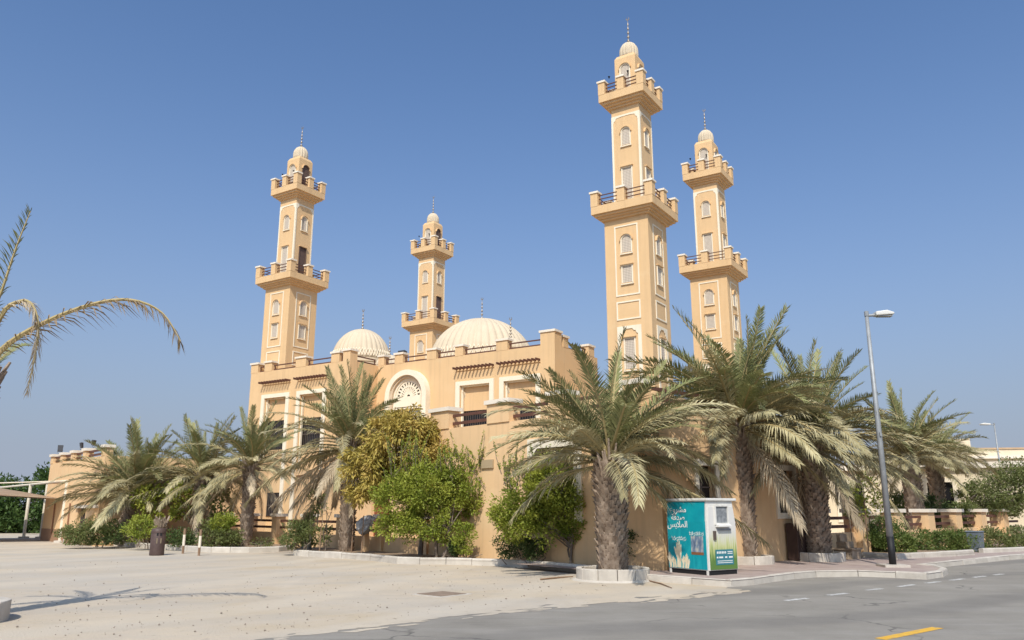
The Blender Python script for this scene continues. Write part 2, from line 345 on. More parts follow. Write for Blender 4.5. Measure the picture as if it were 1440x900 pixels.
def niche_window(root, k, half, cx, z0, z1, hw, arched, door=False):
    y = half
    if arched:
        outer, inner_ = arch_pts(cx, hw + .06, z0 - .06, z1 - hw), arch_pts(cx, hw, z0, z1 - hw)
    else:
        outer = [(cx - hw - .06, z0 - .06), (cx - hw - .06, z1 + .06), (cx + hw + .06, z1 + .06), (cx + hw + .06, z0 - .06)]; inner_ = [(cx - hw, z0), (cx - hw, z1), (cx + hw, z1), (cx + hw, z0)]
    wdw = MB().prism(inner_, face_fn(k, y - .02, y + .004)).build('door' if door else 'window', DOOR if door else LATT, root)
    fr = MB(); fr.ring(outer, inner_, face_fn(k, y - .02, y + .05)); fr.build('frame', DOOR if door else TRIM, wdw)
    MB().prism([(cx - hw - .09, z0 - .11), (cx + hw + .09, z0 - .11), (cx + hw + .09, z0 - .062), (cx - hw - .09, z0 - .062)], face_fn(k, y - .02, y + .075)).build('sill', TRIM, wdw)
    # lintel hood that throws the small shadow above each opening
    if arched:
        MB().ring(arch_pts(cx, hw + .11, z1 - hw, z1 - hw)[1:-1], arch_pts(cx, hw + .062, z1 - hw, z1 - hw)[1:-1], face_fn(k, y - .02, y + .11)).build('hood', STUCCO, wdw)
    else:
        MB().prism([(cx - hw - .1, z1 + .062), (cx + hw + .1, z1 + .062), (cx + hw + .1, z1 + .11), (cx - hw - .1, z1 + .11)], face_fn(k, y - .02, y + .13)).build('hood', STUCCO, wdw)
def balcony(root, zb, w, wall_h, top, s_in, steps, posts_w):
    b = MB()
    t = .16
    zt = zb + wall_h
    b.box(-w, w, -w, -w + t, zb + .1, zt); b.box(-w, w, w - t, w, zb + .1, zt); b.box(-w, -w + t, -w + t, w - t, zb + .1, zt); b.box(w - t, w, -w + t, w - t, zb + .1, zt)
    b.box(-w, w, -w, w, zb, zb + .1)
    n = len(steps)
    for i, (ww, z0, z1) in enumerate(steps): b.box(-ww, ww, -ww, ww, z0, z1 - .001 * (i + 1))
    bal = b.build('balcony', STUCCO, root)
    pw = posts_w
    pm = shared(('post', pw, round(top - zt, 2)), lambda: MB().box(-pw, pw, -pw, pw, 0, top - zt - .1).mesh('post', STUCCO))
    cm = shared(('cap', pw), lambda: MB().box(-pw - .05, pw + .05, -pw - .05, pw + .05, 0, .1).mesh('cap', CAP))
    e = w - pw + .012
    pos = [(-e, -e), (0, -e), (e, -e), (e, 0), (e, e), (0, e), (-e, e), (-e, 0)]
    for x, y in pos:
        p = link('post', pm, bal, (x, y, zt + .002)); link('cap', cm, bal, (x, y, top - .098))
    ln = e - 2 * pw
    rm = shared(('rail', round(ln, 3)), lambda: MB().box(-ln / 2, ln / 2, -.022, .022, -.022, .022).mesh('rail', BROWN))
    for i in range(8):
        (x0, y0), (x1, y1) = pos[i], pos[(i + 1) % 8]
        for z in (.24, .46, .68): link('rail', rm, bal, ((x0 + x1) / 2, (y0 + y1) / 2, zt + z * (top - zt) / .9), 0 if y0 == y1 else PI / 2)
    return bal
def finial(root, z0, h, s=1.):
    pr = [(.045 * s, 0)]; n = 5
    for i in range(n):
        z = h * .72 * (i + .5) / n; r = (.085 - .01 * i) * s
        pr += [(.02 * s, z - h * .055), (r, z - h * .02), (r, z + h * .012), (.02 * s, z + h * .05)]
    pr += [(.015 * s, h * .8)]
    f = MB().lathe(pr, 10, (0, 0, z0)).build('finial', BRONZE, root, True)
    c = MB(); R_ = .10 * s; zc = z0 + h * .8 + R_
    o_, i_ = [], []
    for k in range(13):
        a = rad(-90 + 40 + (280 / 12) * k); o_.append((R_ * math.sin(a) * -1, zc - R_ * math.cos(a) * -1))
    o_ = [(R_ * math.cos(rad(-240 + 300 * k / 12 + 0)), zc + R_ * math.sin(rad(-240 + 300 * k / 12))) for k in range(13)]
    i_ = [(R_ * .68 * math.cos(rad(-240 + 300 * k / 12)), zc + R_ * .26 + R_ * .68 * math.sin(rad(-240 + 300 * k / 12))) for k in range(13)]
    c.ring(o_, i_, lambda u, v, e: (u, .012 if e else -.012, v)); c.build('crescent', BRONZE, f)
def make_minaret(door, label, x, y):
    root = thing('minaret', label, 'minaret', MW(x, y), AM, 'four matching minarets of the mosque')
    s1, s2, w1, w2 = 1.19, .79, 1.69, 1.285
    MB().box(-s1, s1, -s1, s1, 0, 15.96).build('lower_shaft', STUCCO, root)
    balcony(root, 16.27, w1, .42, 17.5, s1, [(1.58, 16.16, 16.275), (1.45, 16.06, 16.165), (1.33, 15.95, 16.065)], .2)
    MB().box(-s2, s2, -s2, s2, 15.9, 22.4).build('upper_shaft', STUCCO, root)
    balcony(root, 22.65, w2, .42, 23.87, s2, [(1.17, 22.53, 22.655), (1.03, 22.42, 22.535), (.9, 22.3, 22.425)], .19)
    h3 = .6
    MB().box(-h3, h3, -h3, h3, 22.7, 25.3).frustum(-h3, h3, -h3, h3, 25.3, 25.5, .1).build('pavilion', STUCCO, root)
    # small fluted dome
    pr = [(.5, 25.45), (.52, 25.62), (.52, 25.85)] + [(.52 * math.cos(rad(a)), 25.85 + .62 * math.sin(rad(a))) for a in (15, 30, 45, 58, 70, 80)] + [(.03, 26.49)]
    d = MB().lathe(pr, 96, (0, 0, 0), .12, 16).build('dome', DOME, root, True)
    finial(root, 26.46, 1.75, 1.0)
    for k in range(4):
        tr = MB(); frame_rect(tr, k, -.64, .64, 11.88, 15.56, .068, s1 - .02, s1 + .03); tr.build('panel_frame', TRIM, root)
        tr = MB(); frame_rect(tr, k, -.64, .64, 10.66, 11.6, .068, s1 - .02, s1 + .035); tr.build('panel_frame', TRIM, root)
        # stepped-arch panel at the foot
        out = [(-.64, 5.2), (-.64, 10.34), (.64, 10.34), (.64, 5.2)]
        prof = [(-.46, 5.2), (-.46, 9.75), (-.46, 9.92), (-.38, 9.96), (-.34, 10.08), (-.24, 10.1), (-.16, 10.2), (.16, 10.2), (.24, 10.1), (.34, 10.08), (.38, 9.96), (.46, 9.92), (.46, 9.75), (.46, 5.2)]
        o14 = [(-.64, 5.2), (-.64, 9.75), (-.64, 10.0), (-.64, 10.12), (-.64, 10.34), (-.3, 10.34), (-.16, 10.34), (.16, 10.34), (.3, 10.34), (.64, 10.34), (.64, 10.12), (.64, 10.0), (.64, 9.75), (.64, 5.2)]
        MB().ring(o14, prof, face_fn(k, s1 - .02, s1 + .04)).build('arch_panel', TRIM, root)
        niche_window(root, k, s1, 0, 14.12, 15.0, .25, True)
        niche_window(root, k, s1, 0, 12.55, 13.4, .25, False)
        niche_window(root, k, s1, 0, 8.2, 9.7, .25, False)
        # upper shaft: corner mouldings and a head moulding with rounded shoulders
        for sx in (-1, 1):
            MB().prism([(sx * .79, 17.0), (sx * .70, 17.0), (sx * .70, 21.4), (sx * .66, 21.55), (sx * .58, 21.6), (sx * .54, 21.72), (sx * .3, 21.76), (sx * 0, 21.76), (0, 21.86), (sx * .79, 21.86)], face_fn(k, s2 - .02, s2 + .022)).build('corner_moulding', TRIM, root)
        niche_window(root, k, s2, 0, 20.12, 21.05, .22, True)
        niche_window(root, k, s2, 0, 17.0, 18.82, .25, False, door=(door and k == 1))
        niche_window(root, k, h3, 0, 23.3, 24.85, .25, True, door=(door and k == 1))
    for x_, y_ in ((-.9, -1.06), (.2, -1.06)):   # small loudspeakers on the upper gallery
        MB().lathe([(.02, .05), (.06, .16), (.065, .17), (.02, .1)], 10, (x_, y_ + .35, 24.2)).build('loudspeaker', BLACK, root)
    return root
make_minaret(False, 'tan square minaret rising just behind the palm in the round concrete ring', 0, 0)
make_minaret(True, 'tan square minaret on the projecting wing beside the smaller ribbed dome', -24.85, -.71)
make_minaret(True, 'tan square minaret standing at the back between the two cream domes', -25.11, 14.53)
make_minaret(False, 'tan square minaret whose foot is hidden by the tallest date palm crown', -.04, 12.29)

# ------------------------------------------------------------------ mosque
mosque = thing('mosque', 'tan stucco mosque with railed parapet, arched fanlight window and cream ribbed domes', 'mosque', OM, AM)
def wall_holes(m, x0, x1, z0, z1, y0, y1, holes):
    xs = sorted({x0, x1} | {h[0] for h in holes} | {h[1] for h in holes}); zs = sorted({z0, z1} | {h[2] for h in holes} | {h[3] for h in holes})
    for a, b in zip(xs, xs[1:]):
        for c, d in zip(zs, zs[1:]):
            cx, cz = (a + b) / 2, (c + d) / 2
            if not any(h[0] < cx < h[1] and h[2] < cz < h[3] for h in holes): m.box(a, b, y0, y1, c, d)
HC = [(-11.1, -9.07, .6, 8.45), (-8.1, -6.07, .6, 8.45)]
HL = [(-24.7, -22.75, .6, 8.4), (-21.5, -19.55, .6, 8.4)]
m = MB(); wall_holes(m, -17.45, -4.9, 0, 10.2, 0, .4, HC); m.box(-17.0, -4.9, .4, 5, 0, 9.95); m.build('wall', STUCCO, mosque)
m = MB(); wall_holes(m, -26.25, -17.45, 0, 10.2, -2.4, -2.0, HL); m.box(-26.25, -17.45, -2.0, 16, 0, 9.95); m.box(-17.7, -17.45, -2.0, 1.0, 9.95, 10.2); m.box(-26.25, -26.0, -2, 16, 9.95, 10.2); m.build('wing_wall', STUCCO, mosque)
m = MB(); m.box(-17.45, -9, 5, 16, 0, 9.9); m.box(-5.15, -4.9, .4, 5, 9.95, 10.2); m.build('hall_wall', STUCCO, mosque)
m = MB(); m.box(-4.9, 1.45, -1.45, 14, 0, 7.0); m.build('side_wing_wall', STUCCO, mosque)
def two_storey_bay(x0, x1, yf):
    # inside the recess: panels, barred windows
    MB().box(x0, x1, yf + .26, yf + .4, 7.02, 8.45).build('recess_panel', STUCCO, mosque)
    MB().box(x0, x1, yf + .24, yf + .4, 2.6, 5.2).build('recess_panel', STUCCO, mosque)
    for z0, z1 in ((5.2, 7.02), (1.2, 2.6)):
        wdw = MB().box(x0, x1, yf + .34, yf + .38, z0, z1).build('window', DARK, mosque)
        bm = shared(('bar', round(z1 - z0, 2)), lambda: MB().box(-.012, .012, -.012, .012, 0, z1 - z0).mesh('window_bar', IRON))
        n = 13
        for i in range(n): link('window_bar', bm, wdw, (x0 + (x1 - x0) * (i + .5) / n, yf + .27, z0))
        MB().box(x0, x1, yf + .25, yf + .29, z0 + (z1 - z0) * .45, z0 + (z1 - z0) * .45 + .04).build('window_bar', IRON, wdw)
    # white surround in one ring standing proud of the wall
    f = lambda u, v, e: (u, yf - .085 if e else yf + .2, v)
    a, t = .3, 0
    MB().ring([(x0 - a, .4), (x0 - a, 8.68), (x1 + a, 8.68), (x1 + a, .4)], [(x0 - .01, .4), (x0 - .01, 8.44), (x1 + .01, 8.44), (x1 + .01, .4)], f).build('surround', TRIM, mosque)
    f2 = lambda u, v, e: (u, yf - .04 if e else yf + .3, v)
    MB().ring([(x0 - .012, .4), (x0 - .012, 8.438), (x1 + .012, 8.438), (x1 + .012, .4)], [(x0 + .1, .4), (x0 + .1, 8.36), (x1 - .1, 8.36), (x1 - .1, .4)], lambda u, v, e: (u, yf + .1 if e else yf + .22, v)).build('inner_surround', TRIM, mosque)
    # corbel
    MB().prism([(yf + .26, 7.8), (yf + .26, 8.1), (yf + .05, 8.1)], lambda u, v, e: (x0 + .1 + .08 * e, u, v)).build('corbel', TRIM, mosque)
    # pergola slats
    sm = shared('slat', lambda: MB().box(-.032, .032, -.44, 0, -.06, .06).mesh('pergola_slat', BROWN))
    n = 11
    for i in range(n): link('pergola_slat', sm, mosque, (x0 - .24 + (x1 - x0 + .48) * i / (n - 1), yf, 9.42))
    MB().box(x0 - .3, x1 + .3, yf - .05, yf - .002, 9.3, 9.355).build('pergola_rail', STUCCO, mosque)
for h in HC: two_storey_bay(h[0], h[1], 0)
for h in HL: two_storey_bay(h[0], h[1], -2.4)
# parapet posts and rails
def post(x0, x1, y0, y1, top=10.86, z0=10.19):
    p = MB().box(x0, x1, y0, y1, z0, top - .12).build('parapet_post', STUCCO, mosque)
    MB().box(x0 - .06, x1 + .06, y0 - .06, y1 + .06, top - .12, top).build('cap', CAP, p)
def rails(xa, ya, xb, yb, zs=(10.28, 10.56)):
    L_ = math.hypot(xb - xa, yb - ya)
    rm = shared(('prail', round(L_, 2)), lambda: MB().box(-L_ / 2, L_ / 2, -.03, .03, -.035, .035).mesh('parapet_rail', BROWN))
    for z in zs: link('parapet_rail', rm, mosque, ((xa + xb) / 2, (ya + yb) / 2, z), math.atan2(yb - ya, xb - xa))
    n = max(1, round(L_ / 2.2))
    bm = shared('prail_bracket', lambda: MB().box(-.025, .025, -.025, .025, 10.2, 10.6).mesh('rail_bracket', BROWN))
    link('rail_bracket', bm, mosque, (xa + (xb - xa) * .04, ya + (yb - ya) * .04, 0)); link('rail_bracket', bm, mosque, (xa + (xb - xa) * .96, ya + (yb - ya) * .96, 0))
C = [(-17.42, -16.95), (-16.1, -15.45), (-13.6, -12.9), (-11.52, -10.95), (-8.65, -7.9), (-5.75, -4.88)]
for i, (a, b) in enumerate(C):
    if i < 5: post(a, b, -.012, .45)
    if i: rails(C[i - 1][1], .2, a, .2)
post(-5.75, -4.86, -.06, .7, 11.0, 0.)
Lw = [(-26.28, -25.6), (-24.98, -24.3), (-22.1, -21.2), (-19.03, -18.35)]
for i, (a, b) in enumerate(Lw):
    post(a, b, -2.41, -1.95)
    if i: rails(Lw[i - 1][1], -2.2, a, -2.2)
post(-18.0, -17.41, -2.46, -1.85, 10.9, 0.)
rails(-18.35, -2.2, -18.0, -2.2); rails(-17.58, -1.85, -17.58, -.1)
post(-5.35, -4.888, .95, 1.5); post(-5.35, -4.888, 3.9, 4.6); rails(-5.1, .7, -5.1, .95); rails(-5.1, 1.5, -5.1, 3.9)
for y in (1.5, 5, 8.5, 12): post(-26.26, -25.8, y, y + .5); rails(-26.1, y - 3, -26.1, y)
# arched fanlight window
ax, az = -14.85, 8.1
YF = -.42
def arcring(r1, r0, zb, y0, y1, name, material, par=mosque, n=20):
    o_ = [(ax - r1, zb)] + [(ax - r1 * math.cos(PI * i / n), az + r1 * math.sin(PI * i / n)) for i in range(n + 1)] + [(ax + r1, zb)]
    i_ = [(ax - r0, zb)] + [(ax - r0 * math.cos(PI * i / n), az + r0 * math.sin(PI * i / n)) for i in range(n + 1)] + [(ax + r0, zb)]
    return MB().ring(o_, i_, lambda u, v, e: (u, y1 if e else y0, v)).build(name, material, par)
aw = arcring(1.58, 1.26, 4.6, .001, YF, 'arch_window', TRIM)
arcring(1.262, 1.12, 4.6, .001, YF + .14, 'arch_step', NICHE, aw); arcring(1.122, .98, 4.6, .001, YF + .28, 'arch_step', TRIM, aw)
n = 18
MB().prism([(ax - .985, 4.6), (ax + .985, 4.6)] + [(ax + .985 * math.cos(PI * i / n), az + .985 * math.sin(PI * i / n)) for i in range(n + 1)], lambda u, v, e: (u, -.03 if e else .001, v)).build('fanlight_back', DARK, aw)
f = lambda u, v, e: (u, -.09 if e else -.028, v)
def arc2(r, n=24): return [(ax + r * math.cos(PI * i / n), az + r * math.sin(PI * i / n)) for i in range(n + 1)]
for r1, r0 in ((.98, .86), (.68, .58), (.24, .13)): MB().ring(arc2(r1), arc2(r0), f).build('fanlight_ring', TRIM, aw)
for i in range(13):
    a = PI * i / 12; c, s_ = math.cos(a), math.sin(a); t = .035
    MB().prism([(ax + .13 * c + t * s_, az + .13 * s_ - t * c), (ax + .9 * c + t * s_ * 1.5, az + .9 * s_ - t * c * 1.5), (ax + .9 * c - t * s_ * 1.5, az + .9 * s_ + t * c * 1.5), (ax + .13 * c - t * s_, az + .13 * s_ + t * c)], lambda u, v, e: (u, -.085 if e else -.028, v)).build('fanlight_rib', TRIM, aw)
MB().box(ax - .985, ax + .985, -.16, -.028, 7.5, 8.11).build('transom', TRIM, aw)
MB().box(ax - 1.0, ax + 1.0, -.2, -.028, 7.36, 7.44).build('transom', TRIM, aw)
MB().box(ax - .98, ax + .98, -.05, -.01, 4.6, 7.36).build('pane', mat('grey_glass', (.22, .22, .22), None, rough=.2), aw)
for dx in (-.5, 0, .5): MB().box(ax + dx - .03, ax + dx + .03, -.1, -.051, 4.6, 7.36).build('mullion', TRIM, aw)
# domes
def dome(x, y, r, z0, h, k, name, fin, band=True):
    pr = [(r * .96, z0 - .9), (r * .97, z0 - .02), (r, z0)] + [(r * math.cos(rad(a)), z0 + h * math.sin(rad(a))) for a in range(6, 90, 6)] + [(.04, z0 + h)]
    d = MB().lathe(pr[2:], k * 8, (x, y, 0), .035, k).build(name, DOME, mosque, True)
    MB().lathe([(r * 1.0, z0 - 1.0), (r * 1.0, z0 - .28), (r * 1.03, z0 - .26), (r * 1.03, z0 - .02)], 64, (x, y, 0)).build('dome_drum', DOME, d)
    if band:   # interlaced relief at the foot of the dome
        b = MB(); nn = k * 2
        for i in range(nn):
            for s in (-1, 1):
                P = []
                for j in range(5):
                    t = j / 4; el = rad(3 + 13 * t); a = 2 * PI * (i + s * t) / nn
                    P.append((x + (r * 1.004) * math.cos(el) * math.cos(a), y + (r * 1.004) * math.cos(el) * math.sin(a), z0 + h * math.sin(el)))
                b.tube(P, .024, 4)
        o = b.build('relief_band', TRIM, d)
    e = bpy.data.objects.new('finial_mount', None)
    finial(d, z0 + h - .03, fin, 1.0)
    bpy.data.objects.remove(e)
    for ch in d.children:
        if ch.name.startswith('finial'): ch.location = (x, y, 0)
dome(-14.85, 7.4, 3.62, 10.95, 3.35, 40, 'dome', 1.75)
dome(-21.75, 3.0, 1.98, 11.35, 2.25, 32, 'dome', 1.6)
dome(-9.0, 2.0, .9, 10.6, .75, 20, 'dome', 1.35, False)
dome(-18.5, 2.2, .9, 10.6, .75, 20, 'dome', 1.35, False)

# ------------------------------------------------------------------ annexes and boundary walls (plot frame)
def railed_post(par, x, y, z0, z1, hw=.3, cap=.07, m=None, name='post', hd=None):
    hd = hd or hw
    p = MB().box(x - hw, x + hw, y - hd, y + hd, z0, z1 - .13).build(name, m or STUCCO2, par)
    MB().box(x - hw - cap, x + hw + cap, y - hd - cap, y + hd + cap, z1 - .13, z1).build('cap', CAP, p)
def prails(par, x0, y0, x1, y1, zs, t=.045):
    L_ = math.hypot(x1 - x0, y1 - y0); rm = shared(('pr', round(L_, 2), t), lambda: MB().box(-L_ / 2, L_ / 2, -t * .8, t * .8, -t, t).mesh('rail', BROWN))
    for z in zs: link('rail', rm, par, ((x0 + x1) / 2, (y0 + y1) / 2, z), math.atan2(y1 - y0, x1 - x0))
annex = thing('annex_building', 'flat-roofed tan annex with railed roof terrace behind the donation bin', 'building', PW(-12.6, 16.65), AP)
# local x: -9.7 (left end) .. 0 (corner), y: depth
WIN_F = (-4.55, -2.95, 1.5, 3.35)
m = MB(); wall_holes(m, -9.7, 0, 0, 4.25, 0, .35, [WIN_F]); m.build('front_wall', STUCCO2, annex)
WIN_S = [(1.6, 2.4, 1.62, 2.75), (5.65, 6.6, 1.5, 2.75)]
m = MB(); mm = MB(); wall_holes(mm, .35, 7.7, 0, 4.25, 0, .35, WIN_S)
m.add([(-y, x, z) for x, y, z in mm.v], [tuple(reversed(q)) for q in mm.f]); m.box(-9.7, -9.35, .35, 7.7, 0, 4.25); m.box(-9.35, -.35, 7.4, 7.7, 0, 4.25); m.build('side_wall', STUCCO2, annex)
MB().box(-9.35, -.35, .35, 7.4, 3.6, 3.75).build('roof', STUCCO2, annex)
for x, hw in ((-9.2, .5), (-6.2, .52), (-3.6, .35), (-.78, .25)): railed_post(annex, x, .2, 4.25, 4.98, hw, m=STUCCO2, hd=.24)
for a, b in ((-8.7, -6.72), (-5.68, -3.95), (-3.25, -1.03)): prails(annex, a, .18, b, .18, (4.42, 4.68))
for y in (3.6, 7.4): railed_post(annex, -.2, y, 4.25, 4.98, .24, m=STUCCO2)
for a, b in ((.06, 3.36), (3.84, 7.16)): prails(annex, -.2, a, -.2, b, (4.42, 4.68))
# front window with stepped-corner surround
def fwin(par, x0, x1, z0, z1):
    f = lambda u, v, e: (u, -.07 if e else .1, v); a = .28; c = .14
    W = MB().box(x0, x1, .2, .24, z0, z1).build('window', DARK, par)
    MB().ring([(x0 - a, z0 - .25), (x0 - a, z1 + a), (x0 - a, z1 + a), (x1 + a, z1 + a), (x1 + a, z1 + a), (x1 + a, z0 - .25)],
              [(x0, z0 - .25), (x0, z1 - c), (x0 + c, z1), (x1 - c, z1), (x1, z1 - c), (x1, z0 - .25)], f).build('surround', TRIM, W)
    for i in range(8): link('window_bar', shared(('fb', round(z1 - z0, 2)), lambda: MB().box(-.012, .012, -.012, .012, 0, z1 - z0).mesh('window_bar', IRON)), W, (x0 + (x1 - x0) * (i + .5) / 8, .12, z0))
fwin(annex, *WIN_F)
for a, b, z0, z1 in WIN_S:
    W = MB().box(-.24, -.2, a, b, z0, z1).build('window', DARK, annex); t = .17
    MB().ring([(a - t, z0 - t), (a - t, z1 + t), (b + t, z1 + t), (b + t, z0 - t), (a - t, z0 - t)], [(a, z0), (a, z1), (b, z1), (b, z0), (a, z0)], lambda u, v, e: (.05 if e else -.1, u, v)).build('surround', TRIM, W)
    MB().box(-.2, -.17, a, b, (z0 + z1) / 2 - .02, (z0 + z1) / 2 + .02).build('glazing_bar', IRON, W)
    MB().box(-.2, -.17, (a + b) / 2 - .02, (a + b) / 2 + .02, z0, z1).build('glazing_bar', IRON, W)
MB().box(-6.95, -6.4, -.06, .0, 2.86, 3.12).build('vent_box', mat('vent_metal', (.40, .30, .18), None, rough=.7), annex)
# cabinet and wall pipes beside it
cab = thing('utility_cabinet', 'brown metal utility cabinet standing against the annex side wall', 'cabinet', PW(-12.6 + .0, 16.65 + 6.2), AP)
CABM = mat('cabinet_brown', (.055, .032, .025), (.075, .045, .035), 4, .6)
MB().box(.06, .42, -.35, .35, .15, 1.2).build('body', CABM, cab, bevel=.01); MB().box(.421, .435, -.3, .3, .2, 1.1).build('door', CABM, cab); MB().box(.436, .46, .12, .24, .62, .9).build('meter_box', GALV, cab)
# boundary fence, left of the annex: low wall, posts, two rails
def fence(label, P0, n, step, d, z_wall=.62, z_top=1.42, hw=.22, skip=()):
    F_ = thing('boundary_fence', label, 'fence', P0, AP)
    for i in range(n):
        x = d * step * i
        MB().box(min(x, x + d * step) + .001, max(x, x + d * step), -.09, .09, 0, z_wall).build('low_wall', STUCCO2, F_)
        railed_post(F_, x, 0, 0, z_top, hw, .07)
        if i not in skip: prails(F_, min(x, x + d * step) + hw, 0, max(x, x + d * step) - hw, 0, (z_wall + .22, z_wall + .5), .05)
    return F_
fence('low tan boundary wall with capped posts and brown rails behind the leaning palms', PW(-22.75, 16.95), 9, 2.75, -1)
fr = thing('boundary_fence', 'low tan boundary wall with brown rails running beyond the stone steps', 'fence', PW(-12.75, 24.4), AP)
for i in range(7):
    y = i * 2.9
    MB().box(-.09, .09, y, y + 2.898, 0, .85).build('low_wall', STUCCO2, fr); railed_post(fr, 0, y + .3, 0, 1.62, .3, .08); prails(fr, 0, y + .62, 0, y + 2.86, (1.05, 1.32), .05)
# left annex
la = thing('annex_building', 'flat-roofed tan annex with roof floodlights beside the shade sail carport', 'building', PW(-49.3, 11.2), AP)
m = MB(); wall_holes(m, 0, 9.6, 0, 4.0, 0, .3, [(6.3, 7.6, .3, 1.66)]); m.box(0, .3, .3, 8, 0, 4.0); m.box(9.3, 9.6, .3, 8, 0, 4.0); m.build('wall', STUCCO2, la)
MB().box(-.015, 5.9, -.016, -.002, 0, .62).build('plinth', mat('brown_plinth', (.30, .17, .10), (.34, .20, .12), 2, .9), la)
MB().box(.3, 9.3, .3, 8, 3.5, 3.6).build('roof', STUCCO2, la)
d_ = MB().box(6.3, 7.6, .16, .2, .3, 1.66).build('window', DARK, la)
for i in range(4): MB().box(6.5 + i * .3, 6.54 + i * .3, .1, .155, .3, 1.66).build('window_bar', IRON, d_)
MB().box(6.1, 9.5, -.14, .0, 1.66, 1.8).build('ledge', CAP, la)
for x in (2.2, 5.0): MB().tube([(x, -.05, .4), (x, -.05, 1.9)], .035, 6).build('pipe', mat('pipe_brown', (.26, .13, .075), None, rough=.7), la)
PX = (.25, 2.2, 4.2, 6.3, 9.3)
for x in PX: railed_post(la, x, .16, 4.0, 4.5, .25, m=STUCCO2, hd=.18)
for a, b in zip(PX, PX[1:]): prails(la, a + .25, .15, b - .25, .15, (4.13, 4.32))
# low link wing in front of the minaret wing, and a second low house on the right
lw = thing('link_building', 'low plain tan building behind the boundary wall beside the mosque wing', 'building', PW(-43, 22.5), AP)
m = MB(); wall_holes(m, 0, 10.5, 0, 3.7, 0, .3, [(8.0, 9.6, .3, 2.1)]); m.box(0, 10.5, .3, 6, 0, 3.6); m.build('wall', STUCCO2, lw); MB().box(-.1, 10.6, -.1, .0, 3.5, 3.72).build('coping', STUCCO2, lw)
MB().box(8.0, 9.6, .2, .24, .3, 2.1).build('door', mat('red_door', (.22, .06, .03), (.26, .08, .04), 3, .7), lw)

# ------------------------------------------------------------------ floodlights on roofs
def floodlight(label, loc, rz, s=1.):
    t = thing('floodlight', label, 'floodlight', loc, rz, 'roof floodlights')
    MB().tube([(-.16 * s, 0, .28 * s), (-.16 * s, 0, .1 * s), (0, 0, 0), (.16 * s, 0, .1 * s), (.16 * s, 0, .28 * s)], .02 * s, 5).build('bracket', GALV, t)
    MB().add([(-.15 * s, -.12 * s, .2 * s), (.15 * s, -.12 * s, .2 * s), (.15 * s, .02 * s, .15 * s), (-.15 * s, .02 * s, .15 * s), (-.17 * s, -.06 * s, .62 * s), (.17 * s, -.06 * s, .62 * s), (.17 * s, .1 * s, .58 * s), (-.17 * s, .1 * s, .58 * s)],
             [(0, 3, 2, 1), (4, 5, 6, 7), (0, 1, 5, 4), (1, 2, 6, 5), (2, 3, 7, 6), (3, 0, 4, 7)]).build('housing', FLOODM, t)
    return t
floodlight('grey floodlight on the end post of the left annex parapet', PW(-48.35, 11.36, 4.5), AP + 1.2, .75)
floodlight('grey tilted floodlight on the third annex parapet post', PW(-44.4, 11.36, 4.5), AP + 2.4, .6)
floodlight('grey floodlight on the annex parapet post brushed by palm fronds', PW(-42.3, 11.36, 4.5), AP - .9, .6)
floodlight('dark floodlight on the mosque roof between the two cream domes', MW(-16.3, .9, 10.2), AM, 1.6)

# ------------------------------------------------------------------ carport
cp = thing('carport', 'cream steel carport with sagging tan shade sail', 'carport', (0, 0, 0))
POST = mat('carport_cream', (.70, .61, .47), (.76, .67, .53), 2, .6)
SAIL = mat('shade_fabric', (.40, .28, .18), (.45, .33, .22), 1.5, .9, trans=.25)
p0 = G(84, 763); 
def cpost(px, py, top):
    b = G(px, py); t = Vector((b.x, b.y, top)); MB().tube([b, t], .085, 8).build('post', POST, cp)
    MB().box(b.x - .2, b.x + .2, b.y - .2, b.y + .2, 0, .1).build('base_plate', KERB, cp); return t
ta = cpost(84, 763, 3.0); tb = cpost(57, 757, 3.0); tc_ = cpost(33, 757, 3.0)
b2 = ta + Vector((-16, -6, -.2)); MB().tube([ta, tc_ + Vector((0, 0, .0)), tc_ + (tc_ - ta) * 3], .06, 6).build('beam', POST, cp)
MB().tube([ta, ta + Vector((-9, -4.4, -.5))], .03, 5).build('beam', POST, cp)
s = MB(); N_ = 14; A0 = AT(84, 702, ta.y - .2)
corner = [Vector((-22.3, 41.2, 2.1)), Vector((-36.0, 35.2, 2.05)), Vector((-38.5, 41.5, 2.1)), Vector((-26.0, 46.5, 2.15))]
for i in range(N_ + 1):
    for j in range(N_ + 1):
        u, v = i / N_, j / N_
        p = (corner[0] * (1 - u) + corner[1] * u) * (1 - v) + (corner[3] * (1 - u) + corner[2] * u) * v
        bump = .85 * math.sin(PI * min(1, u * 1.15)) * (.35 + .65 * math.sin(PI * v)); p.z += bump; s.v.append(tuple(p))
for i in range(N_):
    for j in range(N_): a = i * (N_ + 1) + j; s.f.append((a, a + N_ + 1, a + N_ + 2, a + 1))
sail = s.build('shade_sail', SAIL, cp, True); sm_ = sail.modifiers.new('thick', 'SOLIDIFY'); sm_.thickness = .02

